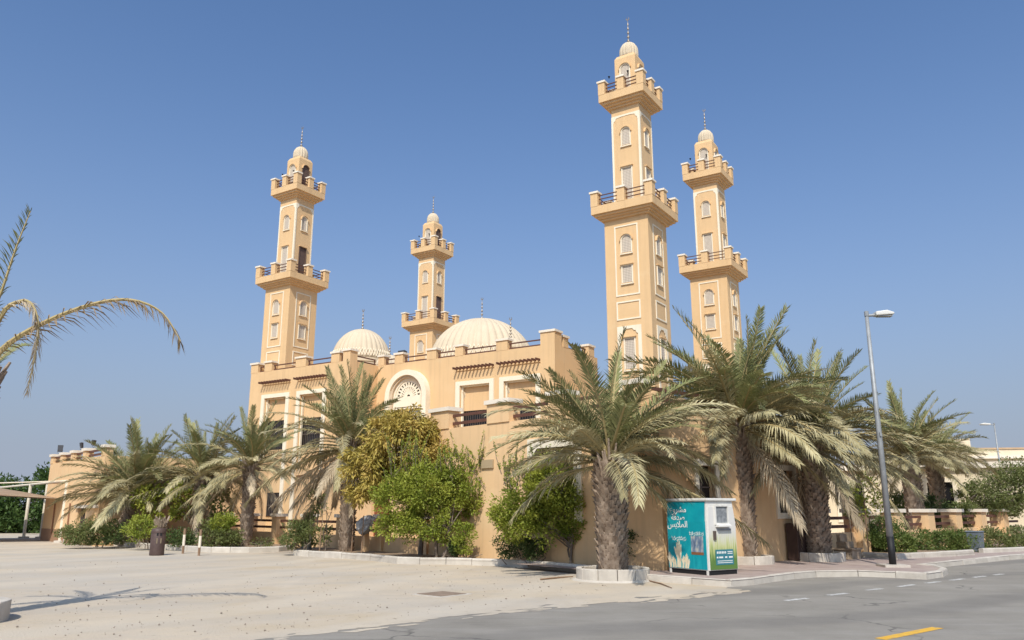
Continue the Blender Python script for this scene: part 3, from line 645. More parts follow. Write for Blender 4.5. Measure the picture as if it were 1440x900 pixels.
# ------------------------------------------------------------------ palms
FROND = mat('frond_green', (.155, .175, .062), (.31, .295, .13), 2.5, .7, spec=.35, objvar=.3, trans=.12)
FRONDP = mat('frond_pale', (.285, .255, .125), (.48, .42, .25), 2.5, .75, spec=.3, objvar=.25, trans=.1)
FRONDD = mat('frond_dry', (.36, .285, .19), (.55, .455, .32), 3, .85, objvar=.3, trans=.08)
RACH = mat('frond_stalk', (.34, .27, .12), (.40, .31, .15), 3, .7)
TRUNK = mat('palm_trunk', (.09, .06, .04), (.15, .105, .07), 5, .95, .6, 30)
BOOT = mat('palm_leaf_bases', (.19, .135, .095), (.42, .33, .25), 6, .95, .5, 40)
def frond_mesh(name, el, droop, n=46, seed=0, dry=0, lmax=.165, curl=None, mats=None, pts=None, wid=.0082):
    r = random.Random(seed); V = []; F_ = []; MI = []
    K = 14; P = []
    if pts is None:
        p = Vector((0, 0, 0))
        for i in range(K + 1):
            t = i / K; a = rad(el - droop * t ** 1.25); P.append(p.copy()); p = p + Vector((math.cos(a), 0, math.sin(a))) / K
    else:
        P = pts; K = len(P) - 1
    LEN = sum((P[i + 1] - P[i]).length for i in range(K))
    m = MB(); m.tube(P, [.0135 * LEN * (1 - .85 * i / K) for i in range(K + 1)], 5); nr = len(m.f)
    for side in (-1, 1):
        for i in range(n):
            t = .14 + .86 * (i + r.random() * .6) / n
            f = min(t * K, K - 1e-4); k = int(f); q = P[k].lerp(P[k + 1], f - k); d = (P[k + 1] - P[k]).normalized()
            sd_ = d.cross(Vector((0, 0, 1)));
            if sd_.length < .05: sd_ = Vector((0, 1, 0))
            sd_.normalize(); sd_ *= side; up = sd_.cross(d) * side; up = up if up.length else Vector((0, 0, 1))
            up.normalize()
            prof = min(1, (t - .08) / .22) * (1 - .62 * max(0, (t - .45) / .55) ** 1.3)
            ln = LEN * lmax * prof * r.uniform(.8, 1.12)
            fw = .5 + .8 * t + r.uniform(-.15, .15); vv = .5 - .6 * dry + r.uniform(-.35, .35)
            dd = (d * fw + sd_ * (1.0 - .25 * t) + up * vv).normalized()
            sag = ln * (.10 + .3 * dry + r.uniform(0, .15))
            w_ = LEN * wid * r.uniform(.8, 1.2); wv = dd.cross(up).normalized() * w_ * .5 * 1.0
            wv = (wv + up * w_ * r.uniform(-.25, .25))
            a0 = q; a1 = q + dd * ln * .5 - Vector((0, 0, sag * .22)); a2 = q + dd * ln * .97 - Vector((0, 0, sag))
            m.add([a0 - wv * .6, a0 + wv * .6, a1 + wv, a1 - wv, a2], [(0, 1, 2, 3), (3, 2, 4)])
    me = bpy.data.meshes.new(name); me.from_pydata(m.v, [], m.f); me.update()
    for mm_ in mats: me.materials.append(mm_)
    me.polygons.foreach_set('material_index', [1 if i < nr else 0 for i in range(len(m.f))])
    return me
CLS = {}
for cname, els, drs, mm_, dry in (('up', (84, 74, 66), (22, 30, 40), FROND, 0), ('mid', (58, 48, 40), (55, 60, 70), FROND, 0), ('pale', (42, 30, 18), (72, 68, 62), FRONDP, .4), ('low', (12, 0, -12), (56, 46, 40), FRONDP, .8), ('dry', (-26, -40, -54), (40, 34, 28), FRONDD, 1)):
    CLS[cname] = [frond_mesh('frond_' + cname, e + dv, d * f_, 74, hash_ * 7 + i, dry, mats=(mm_, RACH if cname != 'dry' else FRONDD)) for i, (e, d) in enumerate(zip(els, drs)) for hash_, (dv, f_) in enumerate(((0, 1), (6, .72), (-5, 1.2)))]
def palm_trunk(root, H, r0, r1, lean=(0, 0), seed=0):
    r = random.Random(seed); K = 10
    ax_ = lambda t: Vector((lean[0] * t ** 1.4, lean[1] * t ** 1.4, H * t))
    rad_ = lambda t: r0 + (r1 - r0) * t
    MB().tube([ax_(i / K) for i in range(K + 1)], [rad_(i / K) * .93 for i in range(K + 1)], 14).build('trunk', TRUNK, root, True)
    b = MB(); rows = max(8, int(H / .088)); per = 13
    for j in range(rows):
        t = (j + .3) / rows; c = ax_(t); R_ = rad_(t)
        for i in range(per):
            a = 2 * PI * (i + (j % 2) * .5 + r.uniform(-.14, .14)) / per; wd = 2 * PI * R_ / per * .50
            o = Vector((math.cos(a), math.sin(a), 0)); tg = Vector((-o.y, o.x, 0)); h = .13 * r.uniform(.8, 1.25); out = (.06 + .05 * t) * r.uniform(.4, 1.7)
            base = c + o * R_ * .9
            b.add([base - tg * wd + Vector((0, 0, -.05)), base + tg * wd + Vector((0, 0, -.05)), base + tg * wd * .62 + o * out + Vector((0, 0, h)), base - tg * wd * .62 + o * out + Vector((0, 0, h)), base + Vector((0, 0, h * .75))],
                  [(0, 1, 2, 3), (3, 2, 4), (0, 3, 4), (1, 4, 2)])
    tag(b.build('leaf_bases', BOOT, root), kind='stuff')
    # stubs of cut fronds below the crown
    sb = MB()
    for i in range(34):
        a = i * 2.399; t = r.uniform(.86, 1.02); o = Vector((math.cos(a), math.sin(a), 0)); c = ax_(min(t, 1)) + Vector((0, 0, max(0, t - 1) * H)); R_ = rad_(1) * .85
        ln = r.uniform(.22, .5); sb.tube([c + o * R_, c + o * (R_ + ln * .45) + Vector((0, 0, ln))], [.045, .022], 5)
    tag(sb.build('frond_stubs', BOOT, root), kind='stuff')
    return ax_(1)
def palm(label, base, H, r0, r1, fl, counts, lean=(0, 0), seed=0, bias=(), z=.1, name='date_palm'):
    root = thing(name, label, 'palm', (base[0], base[1], z), 0, 'date palms planted around the mosque')
    top = palm_trunk(root, H, r0, r1, lean, seed); r = random.Random(seed + 50); i = 0
    def put(c, az, sc=1, tilt=0):
        o = link('frond', r.choice(CLS[c]), root, top + Vector((0, 0, {'up': .12, 'mid': .05, 'pale': 0, 'low': -.08, 'dry': -.18}[c] + r.uniform(-.08, .08))))
        o.rotation_euler = (r.uniform(-.45, .45), tilt + r.uniform(-.2, .2), az); k = fl * sc * r.uniform(.72, 1.14); o.scale = (k, k, k)
    for c, n_ in counts.items():
        for _ in range(n_):
            put(c, i * 2.39996 + r.uniform(-.25, .25), {'up': .95, 'mid': 1, 'pale': 1.02, 'low': .95, 'dry': .85}[c]); i += 1
    for c, az, sc in bias: put(c, rad(az), sc)
    return root
FULL = dict(up=9, mid=13, pale=14, low=10, dry=5)
pb1 = G(862, 815)
palm('stout date palm growing in the round concrete ring by the donation bin', pb1, 2.6, .33, .37, 3.05, dict(up=14, mid=22, pale=20, low=3, dry=0), seed=1, z=.12,
     bias=[('pale', 18, 1.15), ('pale', 8, 1.25), ('pale', 28, 1.15), ('low', 14, 1.2), ('pale', 185, 1.0), ('mid', 150, 1), ('low', 22, 1.15), ('pale', 0, 1.2), ('pale', 35, 1.1), ('pale', 192, 1.05), ('mid', 200, 1.0), ('pale', 170, 1.0), ('pale', 205, 1.05), ('mid', 180, 1.05), ('mid', 0, 1.05), ('mid', 20, 1.05), ('pale', -12, 1.1), ('low', 6, 1.3), ('low', 26, 1.3), ('low', 16, 1.35), ('pale', 12, 1.35), ('pale', 24, 1.3), ('low', 34, 1.2), ('pale', 196, 1.15), ('low', 188, 1.0), ('pale', 40, 1.2)])
pb2 = G(1050, 792, .14)
palm('tall date palm with its trunk right behind the donation bin', pb2, 3.85, .27, .33, 3.5, dict(up=20, mid=32, pale=34, low=22, dry=8), seed=2,
     bias=[('pale', 180, 1), ('pale', 205, 1), ('low', 195, 1.0), ('low', 220, .9), ('pale', -10, 1.1), ('low', -20, 1.0), ('mid', 185, 1.1), ('mid', 200, 1.1), ('mid', 0, 1.1), ('up', 180, 1.1), ('up', 10, 1.15), ('up', -20, 1.15)])
pb3 = G(1153, 788, .14)
palm('thick date palm in the paved footpath between cabinet and stone steps', pb3, 3.4, .34, .36, 3.3, dict(up=17, mid=30, pale=34, low=22, dry=6), seed=3,
     bias=[('low', -10, 1.0), ('pale', -5, 1.1), ('low', -25, 1), ('pale', 15, 1.05), ('low', 5, 1.05)])
palm('date palm with reddish trunk in the hedge beyond the street lamp', G(1292, 766, .2), 3.55, .31, .33, 3.1, dict(up=14, mid=26, pale=32, low=10, dry=0), seed=4)
palm('date palm half hidden behind its reddish-trunked neighbour by the hedge', G(1326, 758, .2), 3.7, .3, .32, 3.1, dict(up=12, mid=22, pale=28, low=10, dry=0), seed=5)
palm('slender date palm beside the fruit tree, dry fronds hanging on one side', G(487, 775, .13), 3.75, .23, .27, 3.0, dict(up=18, mid=20, pale=12, low=9, dry=10), seed=6,
     bias=[('dry', 165, 1.25), ('dry', 180, 1.3), ('dry', 195, 1.3), ('dry', 210, 1.2), ('low', 175, 1.2), ('low', 190, 1.3), ('low', 205, 1.2), ('low', 160, 1.15), ('pale', 185, 1.1), ('dry', 172, 1.4), ('dry', 188, 1.15), ('mid', 10, 1), ('pale', 20, .8)])
palm('upright date palm before the twin ground-floor windows', G(345, 767, .13), 3.25, .22, .25, 2.75, dict(up=15, mid=20, pale=13, low=8, dry=6), seed=7, bias=[('low', 185, 1.1), ('low', 200, 1.1), ('pale', 180, 1.1), ('dry', 190, 1)])
palm('date palm behind the two striped stakes', G(277, 765, .13), 2.75, .24, .26, 3.0, dict(up=12, mid=18, pale=18, low=12, dry=5), seed=8, bias=[('low', 185, 1.2), ('low', 200, 1.2), ('pale', 190, 1.2), ('low', 170, 1.1), ('pale', 200, 1.1)])
palm('leaning bushy date palm by the left annex wall', G(172, 764, .13), 2.1, .3, .3, 3.5, dict(up=14, mid=20, pale=22, low=15, dry=3), lean=(.5, 0), seed=9, bias=[('low', 180, 1.1), ('low', 195, 1.15), ('pale', 185, 1.1), ('low', 205, 1.0), ('pale', 200, 1.05), ('pale', 170, 1)])
palm('stubby leafless palm trunk right behind the brown litter bin', G(223, 768, .13), .8, .19, .16, .5, dict(), seed=10)
# young palm outside the frame, leaning fronds in view
yp = thing('date_palm', 'sparse young date palm with arching dry fronds over the sand lot', 'palm', (-8.4, 12.2, .1), 0, 'date palms planted around the mosque')
top = palm_trunk(yp, 3.3, .17, .15, (0.2, 0), 31)
def custom(name, pix, Y, lmax, dry, m1, seed, n=60, wid=.008):
    base = Vector(yp.location) + top; P = [Vector((0, 0, 0)) + top]
    Q = [AT(px, py, Y) - Vector(yp.location) for px, py in pix]
    C_ = [P[0]] + Q
    out = []
    for i in range(len(C_) - 1):   # Catmull-Rom
        a, b, c, d = C_[max(i - 1, 0)], C_[i], C_[i + 1], C_[min(i + 2, len(C_) - 1)]
        for k in range(4):
            t = k / 4; out.append(.5 * (2 * b + (c - a) * t + (2 * a - 5 * b + 4 * c - d) * t * t + (3 * b - a - 3 * c + d) * t ** 3))
    out.append(C_[-1]); me = frond_mesh(name, 0, 0, n, seed, dry, lmax, None, (m1, RACH), out, wid); link('frond', me, yp)
FRTAN = mat('frond_tan', (.20, .135, .07), (.32, .23, .13), 3, .8, trans=.1)
custom('frond_arching', [(0, 494), (60, 455), (130, 428), (185, 422), (228, 440), (254, 480)], 12.0, .13, 1, FRTAN, 3, 80, .0055)
custom('frond_upright', [(-22, 470), (2, 410), (22, 350), (43, 297)], 12.1, .15, 0, FROND, 4, 60, .007)
custom('frond_broken', [(0, 447), (28, 424), (46, 430), (54, 462), (48, 505), (38, 552)], 11.9, .09, 1, FRONDD, 5, 70, .006)
r_ = random.Random(8)
for i, az in enumerate((95, 140, 185, 230)):
    o = link('frond', CLS['pale' if i % 2 else 'mid'][i], yp, top); o.rotation_euler = (0, 0, rad(az)); o.scale = (1.7,) * 3

# ring planters and low stone edgings
def ring_planter(label, c, r, h, z=0., n=12):
    t = thing('planter_ring', label, 'planter', (c[0], c[1], z), 0, 'concrete planters round palms')
    MB().lathe([(r * .86, -.02), (r * .86, h * .6)], 32).build('soil', SOIL, t)
    for i in range(n):
        a0, a1 = 2 * PI * i / n + .008, 2 * PI * (i + 1) / n - .008; o_ = []; i_ = []
        for k in range(5):
            a = a0 + (a1 - a0) * k / 4; o_.append((r * math.cos(a), r * math.sin(a))); i_.append((r * .84 * math.cos(a), r * .84 * math.sin(a)))
        hh = h + rnd.uniform(-.01, .01)
        MB().ring(o_, i_, lambda u, v, e: (u, v, hh if e else -.02)).build('ring_stone', KERB, t, bevel=.015)
    return t
ring_planter('low round concrete planter ring holding the stout palm', pb1, .86, .27)
ring_planter('square-cut concrete edging round the palm behind the donation bin', pb2, .75, .22, .135, 8)
ring_planter('low stone edging round the thick footpath palm', pb3, .72, .24, .135, 8)
ring_planter('concrete planter ring of the sparse young palm on the sand lot', (-8.4, 12.2), .98, .29, 0, 12)
# wedge apron of mortar under the big ring
tag(MB().lathe([(1.0, -.01), (.9, .035)], 32, (pb1.x, pb1.y, 0)).build('mortar_apron', KERB), 'rough mortar apron around the foot of the round planter ring', 'apron')

# ------------------------------------------------------------------ broadleaf trees and shrubs
def leaf_mat(name, a, b, c=None, tr=.22): return mat(name, a, b, 1.6, .6, spec=.35, c3=c, trans=tr)
L_GREEN = leaf_mat('leaf_green', (.12, .17, .016), (.40, .42, .065), (.25, .29, .036))
L_YEL = leaf_mat('leaf_yellow', (.28, .235, .045), (.60, .42, .13), (.46, .355, .08))
L_DARK = leaf_mat('leaf_dark', (.04, .075, .018), (.11, .15, .04))
L_DARK2 = leaf_mat('leaf_mid_green', (.055, .10, .02), (.17, .215, .05))
L_OLIVE = leaf_mat('leaf_olive', (.09, .12, .034), (.21, .23, .07))
L_LIME = leaf_mat('leaf_lime', (.14, .19, .022), (.34, .35, .05))
for m_, c_ in ((L_GREEN, (.42, .36, .10)), (L_YEL, (.52, .38, .13)), (L_DARK, (.15, .16, .05)), (L_DARK2, (.22, .20, .06)), (L_OLIVE, (.26, .22, .09)), (L_LIME, (.40, .28, .05))):
    addnoise(m_, 9, .56, .66, c_, None, .75); addnoise(m_, 17, .58, .68, (.03, .05, .01), None, .5)
BARK = mat('bark', (.13, .10, .075), (.24, .19, .15), 6, .95, .5, 30)
def leaves(name, material, parent, centers, radii, n, size, aspect=.42, droop=0., seed=0, clump=.28, nclump=40, stuff=False, fill=.55):
    g_ = np.random.default_rng(seed); centers = np.array(centers, float); radii = np.array(radii, float)
    wts = radii.prod(1) ** .7; wts /= wts.sum()
    idx = g_.choice(len(centers), nclump, p=wts)
    d = g_.normal(size=(nclump, 3)); d /= np.linalg.norm(d, axis=1)[:, None]
    cc = centers[idx] + d * radii[idx] * (g_.random(nclump) ** (1 / 3 * (1 - fill) + .08))[:, None]
    csz = clump * g_.uniform(.65, 1.35, nclump)
    k = g_.integers(0, nclump, n); q = g_.normal(size=(n, 3)); q /= np.linalg.norm(q, axis=1)[:, None]
    pos = cc[k] + q * (csz[k] * g_.random(n) ** .45)[:, None] * np.array([1, 1, .85])
    dirv = q * .8 + d[k] * .5 + g_.normal(size=(n, 3)) * .55; dirv[:, 2] += .15 - droop; dirv /= np.linalg.norm(dirv, axis=1)[:, None]
    side = np.cross(dirv, g_.normal(size=(n, 3))); side /= np.linalg.norm(side, axis=1)[:, None]
    ln = size * g_.uniform(.6, 1.3, n)[:, None]; nm = np.cross(dirv, side)
    a = pos; b = pos + dirv * ln * .5 + side * ln * aspect * .5 + nm * ln * .08; c = pos + dirv * ln - np.array([0, 0, 1]) * ln * droop * .3; e = pos + dirv * ln * .5 - side * ln * aspect * .5 + nm * ln * .08
    return quadmesh(name, material, parent, np.stack([a, b, c, e], 1), stuff)
def quadmesh(name, material, parent, V, stuff=False):
    n = len(V); V = V.reshape(-1, 3); V[:, 2] = np.maximum(V[:, 2], .02)
    me = bpy.data.meshes.new(name); me.vertices.add(4 * n); me.vertices.foreach_set('co', V.astype(np.float32).ravel())
    me.loops.add(4 * n); me.loops.foreach_set('vertex_index', np.arange(4 * n, dtype=np.int32)); me.polygons.add(n); me.polygons.foreach_set('loop_start', np.arange(0, 4 * n, 4, dtype=np.int32))
    me.update(calc_edges=True); me.materials.append(material); o = link(name, me, parent)
    if stuff: o['kind'] = 'stuff'
    return o
def shoots(name, material, parent, roots, n_leaf, size, seed=0, spread=.35, hmin=.5, hmax=1.2):
    "upright whips with small leaves all along them"
    g_ = random.Random(seed); st = MB(); Q = []
    for (x, y, z) in roots:
        h = g_.uniform(hmin, hmax); dx, dy = g_.gauss(0, spread), g_.gauss(0, spread); p0_ = Vector((x, y, z)); p1 = p0_ + Vector((dx * h, dy * h, h)); mid = p0_.lerp(p1, .5) + Vector((dx * .1, dy * .1, .0))
        st.tube([p0_, mid, p1], [.012, .008, .003], 4)
        for i in range(n_leaf):
            t = g_.uniform(.12, 1); c = p0_.lerp(p1, t); a = g_.uniform(0, 2 * PI); o = Vector((math.cos(a), math.sin(a), g_.uniform(.5, 1.5))).normalized()
            s_ = o.cross(Vector((g_.gauss(0, 1), g_.gauss(0, 1), g_.gauss(0, 1)))).normalized(); ln = size * g_.uniform(.6, 1.2) * (1.1 - .35 * t)
            Q.append([c, c + o * ln * .5 + s_ * ln * .22, c + o * ln, c + o * ln * .5 - s_ * ln * .22])
    st.build('twigs', BARK, parent); return quadmesh(name, material, parent, np.array(Q, float))
def limbs(parent, H, r, tips, seed=0, stems=1):
    g_ = random.Random(seed); t = MB()
    for s_ in range(stems):
        ox, oy = (0, 0) if stems == 1 else (g_.uniform(-.2, .2), g_.uniform(-.15, .15))
        P = [Vector((ox, oy, -.05)), Vector((ox * 1.3 + g_.gauss(0, .05), oy + g_.gauss(0, .05), H * .5)), Vector((ox * 2 + g_.gauss(0, .1), oy * 2 + g_.gauss(0, .08), H))]
        t.tube(P, [r, r * .8, r * .6], 7)
        for tip in tips:
            tip = Vector(tip); q = P[1].lerp(P[2], g_.random()); t.tube([q, q.lerp(tip, .5) + Vector((g_.gauss(0, .1), g_.gauss(0, .1), .1)), tip], [r * .45, r * .3, r * .1], 5)
    t.build('trunk', BARK, parent)
def shrub(label, base, blobs, material, n, size, clump, nclump, seed, trunkH=.4, r=.03, name='shrub', cat='shrub', aspect=.45, droop=0, z=.12, sh=None, stems=3, group=None, fill=.55):
    t = thing(name, label, cat, (base[0], base[1], z), 0, group)
    limbs(t, trunkH, r, [b[0] for b in blobs], seed, stems)
    leaves('foliage', material, t, [b[0] for b in blobs], [b[1] for b in blobs], n, size, aspect, droop, seed, clump, nclump, fill=fill)
    if sh: shoots('shoot_foliage', material, t, sh[0], sh[1], sh[2], seed, *sh[3:])
    return t
def rel(px, py, Y, base): 
    p = AT(px, py, Y); return (p.x - base[0], p.y - base[1], p.z - .12)
# fruit tree with yellowish flush
b = G(588, 782, .13); b.y += .6
bl = [(rel(px, py, b.y + dy, b), (rx, rx * .9, rz)) for px, py, dy, rx, rz in ((560, 625, 0, 1.25, 1.0), (522, 655, -.1, .95, .85), (608, 630, 0, .75, .8), (575, 605, 0, .8, .6), (515, 690, -.2, .5, .45), (595, 665, .2, .8, .7), (550, 675, .1, .9, .6))]
shrub('rounded fruit tree with yellowish drooping leaves beside the slender palm', b, bl, L_YEL, 28000, .165, .25, 260, 21, 1.6, .09, 'fruit_tree', 'tree', .32, .5, stems=1)
# bright green shrub trees
def near(px, py, dy=0): q = G(px, py, .13); q.y += dy; return q
b = near(612, 786, .25); rg = random.Random(3)
bl = [(rel(px, py, b.y + dy, b), (rx, rx * .8, rz)) for px, py, dy, rx, rz in ((565, 700, 0, .75, .7), (600, 690, 0, .9, .8), (560, 740, 0, .65, .45), (610, 735, 0, .8, .55), (645, 690, .2, .7, .6), (640, 660, .2, .55, .5), (660, 705, .3, .45, .5))]
roots = [rel(rg.uniform(545, 690), rg.uniform(640, 690), b.y + rg.uniform(-.3, .4), b) for _ in range(80)]
shrub('large bright green shrub tree in front of the fruit tree', b, bl, L_GREEN, 26000, .095, .24, 260, 22, .9, .055, 'shrub_tree', 'shrub', .45, 0, sh=(roots, 48, .09, .3, .35, .95), stems=3)
b = near(800, 795, .35)
bl = [(rel(px, py, b.y + dy, b), (rx, rx * .8, rz)) for px, py, dy, rx, rz in ((740, 700, 0, .62, .5), (780, 690, 0, .75, .6), (800, 715, .1, .75, .5), (745, 730, 0, .5, .35), (825, 690, .2, .55, .6), (712, 715, 0, .42, .4), (765, 670, .1, .5, .45), (725, 742, -.05, .45, .3), (770, 745, 0, .5, .32), (810, 742, 0, .5, .35))]
roots = [rel(rg.uniform(705, 835), rg.uniform(665, 700), b.y + rg.uniform(-.3, .3), b) for _ in range(85)]
shrub('upright green shrub with thin shoots left of the stout palm trunk', b, bl, L_GREEN, 27000, .09, .23, 290, 23, .8, .045, 'shrub_tree', 'shrub', .45, 0, sh=(roots, 48, .085, .22, .4, 1.05), stems=3)
b = near(905, 797, .3)
bl = [(rel(px, py, b.y, b), (rx, rx * .8, rz)) for px, py, rx, rz in ((895, 660, .45, .5), (905, 690, .4, .35), (885, 700, .4, .35), (910, 655, .35, .35))]
shrub('loose green shrub between the stout palm trunk and the donation bin', b, bl, L_GREEN, 6000, .09, .2, 70, 24, 1.2, .03)
for i, (px, py, cx, cy, rx, rz, lab) in enumerate(((652, 787, 652, 757, .33, .45, 'small dark green shrub at the annex corner by the shrub trees'), (722, 791, 718, 768, .45, .35, 'low dark green bush below the upright shrub'), (752, 793, 750, 770, .3, .3, 'little clump of leaves between the low bush and the stout palm'), (900, 800, 897, 765, .28, .35, 'small green bush behind the round planter ring'), (640, 786, 643, 770, .2, .2, 'tiny seedling bush under the large shrub tree'))):
    b = near(px, py, .15); c = rel(cx, cy, b.y, b); shrub(lab, b, [(c, (rx, rx, rz))], L_DARK if i != 0 else L_GREEN, 1600, .075, .14, 24, 30 + i, .15, .015)
# clipped bush and plants along the left fence
b = near(418, 777, .4); shrub('clipped round bush in front of the dark board', b, [(rel(416, 752, b.y, b), (.55, .5, .42)), (rel(426, 748, b.y, b), (.45, .4, .38))], L_OLIVE, 3800, .075, .17, 60, 41, .35, .03)
b = near(452, 776, .5); shrub('scraggly young tree tied to a stake left of the slender palm', b, [(rel(447, 700, b.y, b), (.25, .25, .7)), (rel(440, 735, b.y, b), (.35, .3, .3)), (rel(452, 755, b.y, b), (.3, .3, .35))], L_OLIVE, 1300, .10, .2, 34, 42, 1.4, .02, stems=2)
b = near(130, 768, .6); shrub('spreading dark hedge plant at the foot of the left annex', b, [(rel(120, 751, b.y, b), (1.1, .6, .45)), (rel(145, 748, b.y, b), (1.0, .6, .5)), (rel(100, 754, b.y, b), (.6, .5, .3))], L_OLIVE, 6500, .09, .22, 110, 43, .2, .03)
b = near(150, 768, .6); b.x += 1; shrub('rounded olive bush between hedge plant and leaning palm', b, [(rel(160, 752, b.y, b), (.5, .5, .35))], L_DARK, 1600, .09, .2, 30, 44, .2, .02)
for i, (px, cx, cy, rx, rz, M_, lab, n_) in enumerate(((208, 206, 700, .5, .5, L_LIME, 'lime leaved young tree behind the brown litter bin', 900), (250, 247, 692, .5, .55, L_LIME, 'yellow-green young tree between the litter bin and the palm', 950), (300, 303, 695, .5, .55, L_OLIVE, 'olive leaved young tree right of the palm behind the stakes', 900))):
    b = near(px, 768, 1.6); shrub(lab, b, [(rel(cx, cy, b.y, b), (rx, rx, rz)), (rel(cx + 8, cy + 28, b.y, b), (rx * .7, rx * .7, rz * .5))], M_, n_, .16, .25, 44, 50 + i, 1.2, .04, name='young_tree', cat='tree', stems=1, aspect=.55)
for i, (px, cx, cy, rx, rz, lab) in enumerate(((200, 195, 742, .55, .5, 'leafy green shrub beside the leaning palm trunk'), (252, 253, 757, .6, .35, 'low bush just right of the brown litter bin'), (297, 297, 750, .5, .5, 'leafy shrub behind the stakes and low fence'), (322, 320, 756, .5, .35, 'low sprawling bush left of the upright palm'), (367, 367, 765, .35, .15, 'thin weedy plant at the kerb by the upright palm'), (318, 314, 735, .4, .3, 'green climber on the low fence post'))):
    b = near(px, 770, .4); shrub(lab, b, [(rel(cx, cy, b.y, b), (rx, rx, rz))], (L_GREEN, L_DARK, L_OLIVE, L_OLIVE, L_OLIVE, L_GREEN)[i], 1700 if i != 4 else 250, .1, .2, 36, 60 + i, .2, .02)
# right hand hedges
b = near(1236, 779, .15); shrub('big dark green hedge bush right behind the street lamp', b, [(rel(1240, 752, b.y, b), (1.0, .8, .6)), (rel(1218, 762, b.y, b), (.7, .6, .45)), (rel(1262, 764, b.y, b), (.8, .6, .42))], L_DARK2, 9500, .085, .2, 120, 71, .3, .04)
b = near(1318, 776, .1); shrub('dark hedge bush around the reddish palm trunk', b, [(rel(1310, 765, b.y, b), (.9, .7, .4)), (rel(1345, 764, b.y, b), (1.0, .7, .42)), (rel(1280, 774, b.y, b), (.5, .5, .22))], L_DARK2, 9000, .085, .2, 130, 72, .2, .03)
b = near(1405, 773, .3); shrub('low clipped hedge beyond the grey litter bin', b, [(rel(1400, 760, b.y, b), (1.3, .7, .45)), (rel(1430, 760, b.y, b), (1.3, .7, .45)), (rel(1465, 758, b.y, b), (1.5, .7, .5))], L_OLIVE, 7000, .085, .2, 130, 73, .2, .03)
b = near(1203, 781, .3); shrub('lime climbing plant on a cane by the right fence', b, [(rel(1217, 700, b.y, b), (.5, .4, .7)), (rel(1205, 715, b.y, b), (.4, .3, .4))], L_LIME, 900, .12, .22, 26, 74, 1.3, .02, stems=1)
b = near(1415, 766, 2.5); shrub('flat-topped thorn tree behind the low clipped hedge', b, [(rel(px, py, b.y, b), (rx, rx, .22)) for px, py, rx in ((1375, 692, 1.0), (1420, 700, 1.5), (1400, 680, 1.1), (1440, 680, 1.0), (1425, 655, .8), (1395, 715, .7), (1450, 705, 1.2), (1380, 712, .8), (1410, 670, 1.0), (1435, 715, 1.1))], L_OLIVE, 17000, .11, .34, 210, 75, 2.0, .09, 'thorn_tree', 'tree', stems=1)
b = near(1345, 766, 3); shrub('yellowish potted bush by the end of the right fence', b, [(rel(1368, 738, b.y, b), (.6, .5, .4))], L_LIME, 700, .13, .25, 20, 76, .4, .03)
for i, (px, cx, cy, rx, rz, lab) in enumerate(((1262, 1268, 712, .7, .6, 'dark leafy shrub rising behind the right fence near the lamp'), (1318, 1316, 712, .6, .5, 'dark shrub filling the gap between the two hedge palms'), (1352, 1352, 722, .7, .45, 'spreading green shrub behind the end of the right fence'))):
    b = near(px, 768, 2.2); shrub(lab, b, [(rel(cx, cy, b.y, b), (rx, rx, rz)), (rel(cx - 6, cy + 18, b.y, b), (rx * .8, rx * .8, rz * .6))], (L_DARK2, L_DARK, L_OLIVE)[i], 3200, .11, .24, 60, 90 + i, 1.2, .04)
# tall hedge behind the carport
hb = Vector((-36, 58, 0)); shrub('tall dense dark green hedge behind the carport', hb, [((x, rnd.uniform(-.6, .6), 2.3 + rnd.uniform(-.3, .45)), (2.0, 1.6, 2.1)) for x in range(-14, 9, 2)] + [((x, -.4, .9), (2.0, 1.5, 1.0)) for x in range(-14, 9, 2)], leaf_mat('hedge_leaf', (.035, .075, .018), (.10, .16, .035)), 60000, .26, .6, 700, 81, 1.5, .12, 'hedge', 'hedge', z=0)

# ------------------------------------------------------------------ donation bin
zb_ = .135
c0, cl, cr = G(998, 809.5, zb_), G(941, 804.5, zb_), G(1040, 804.5, zb_)
ang = AP + rad(0)
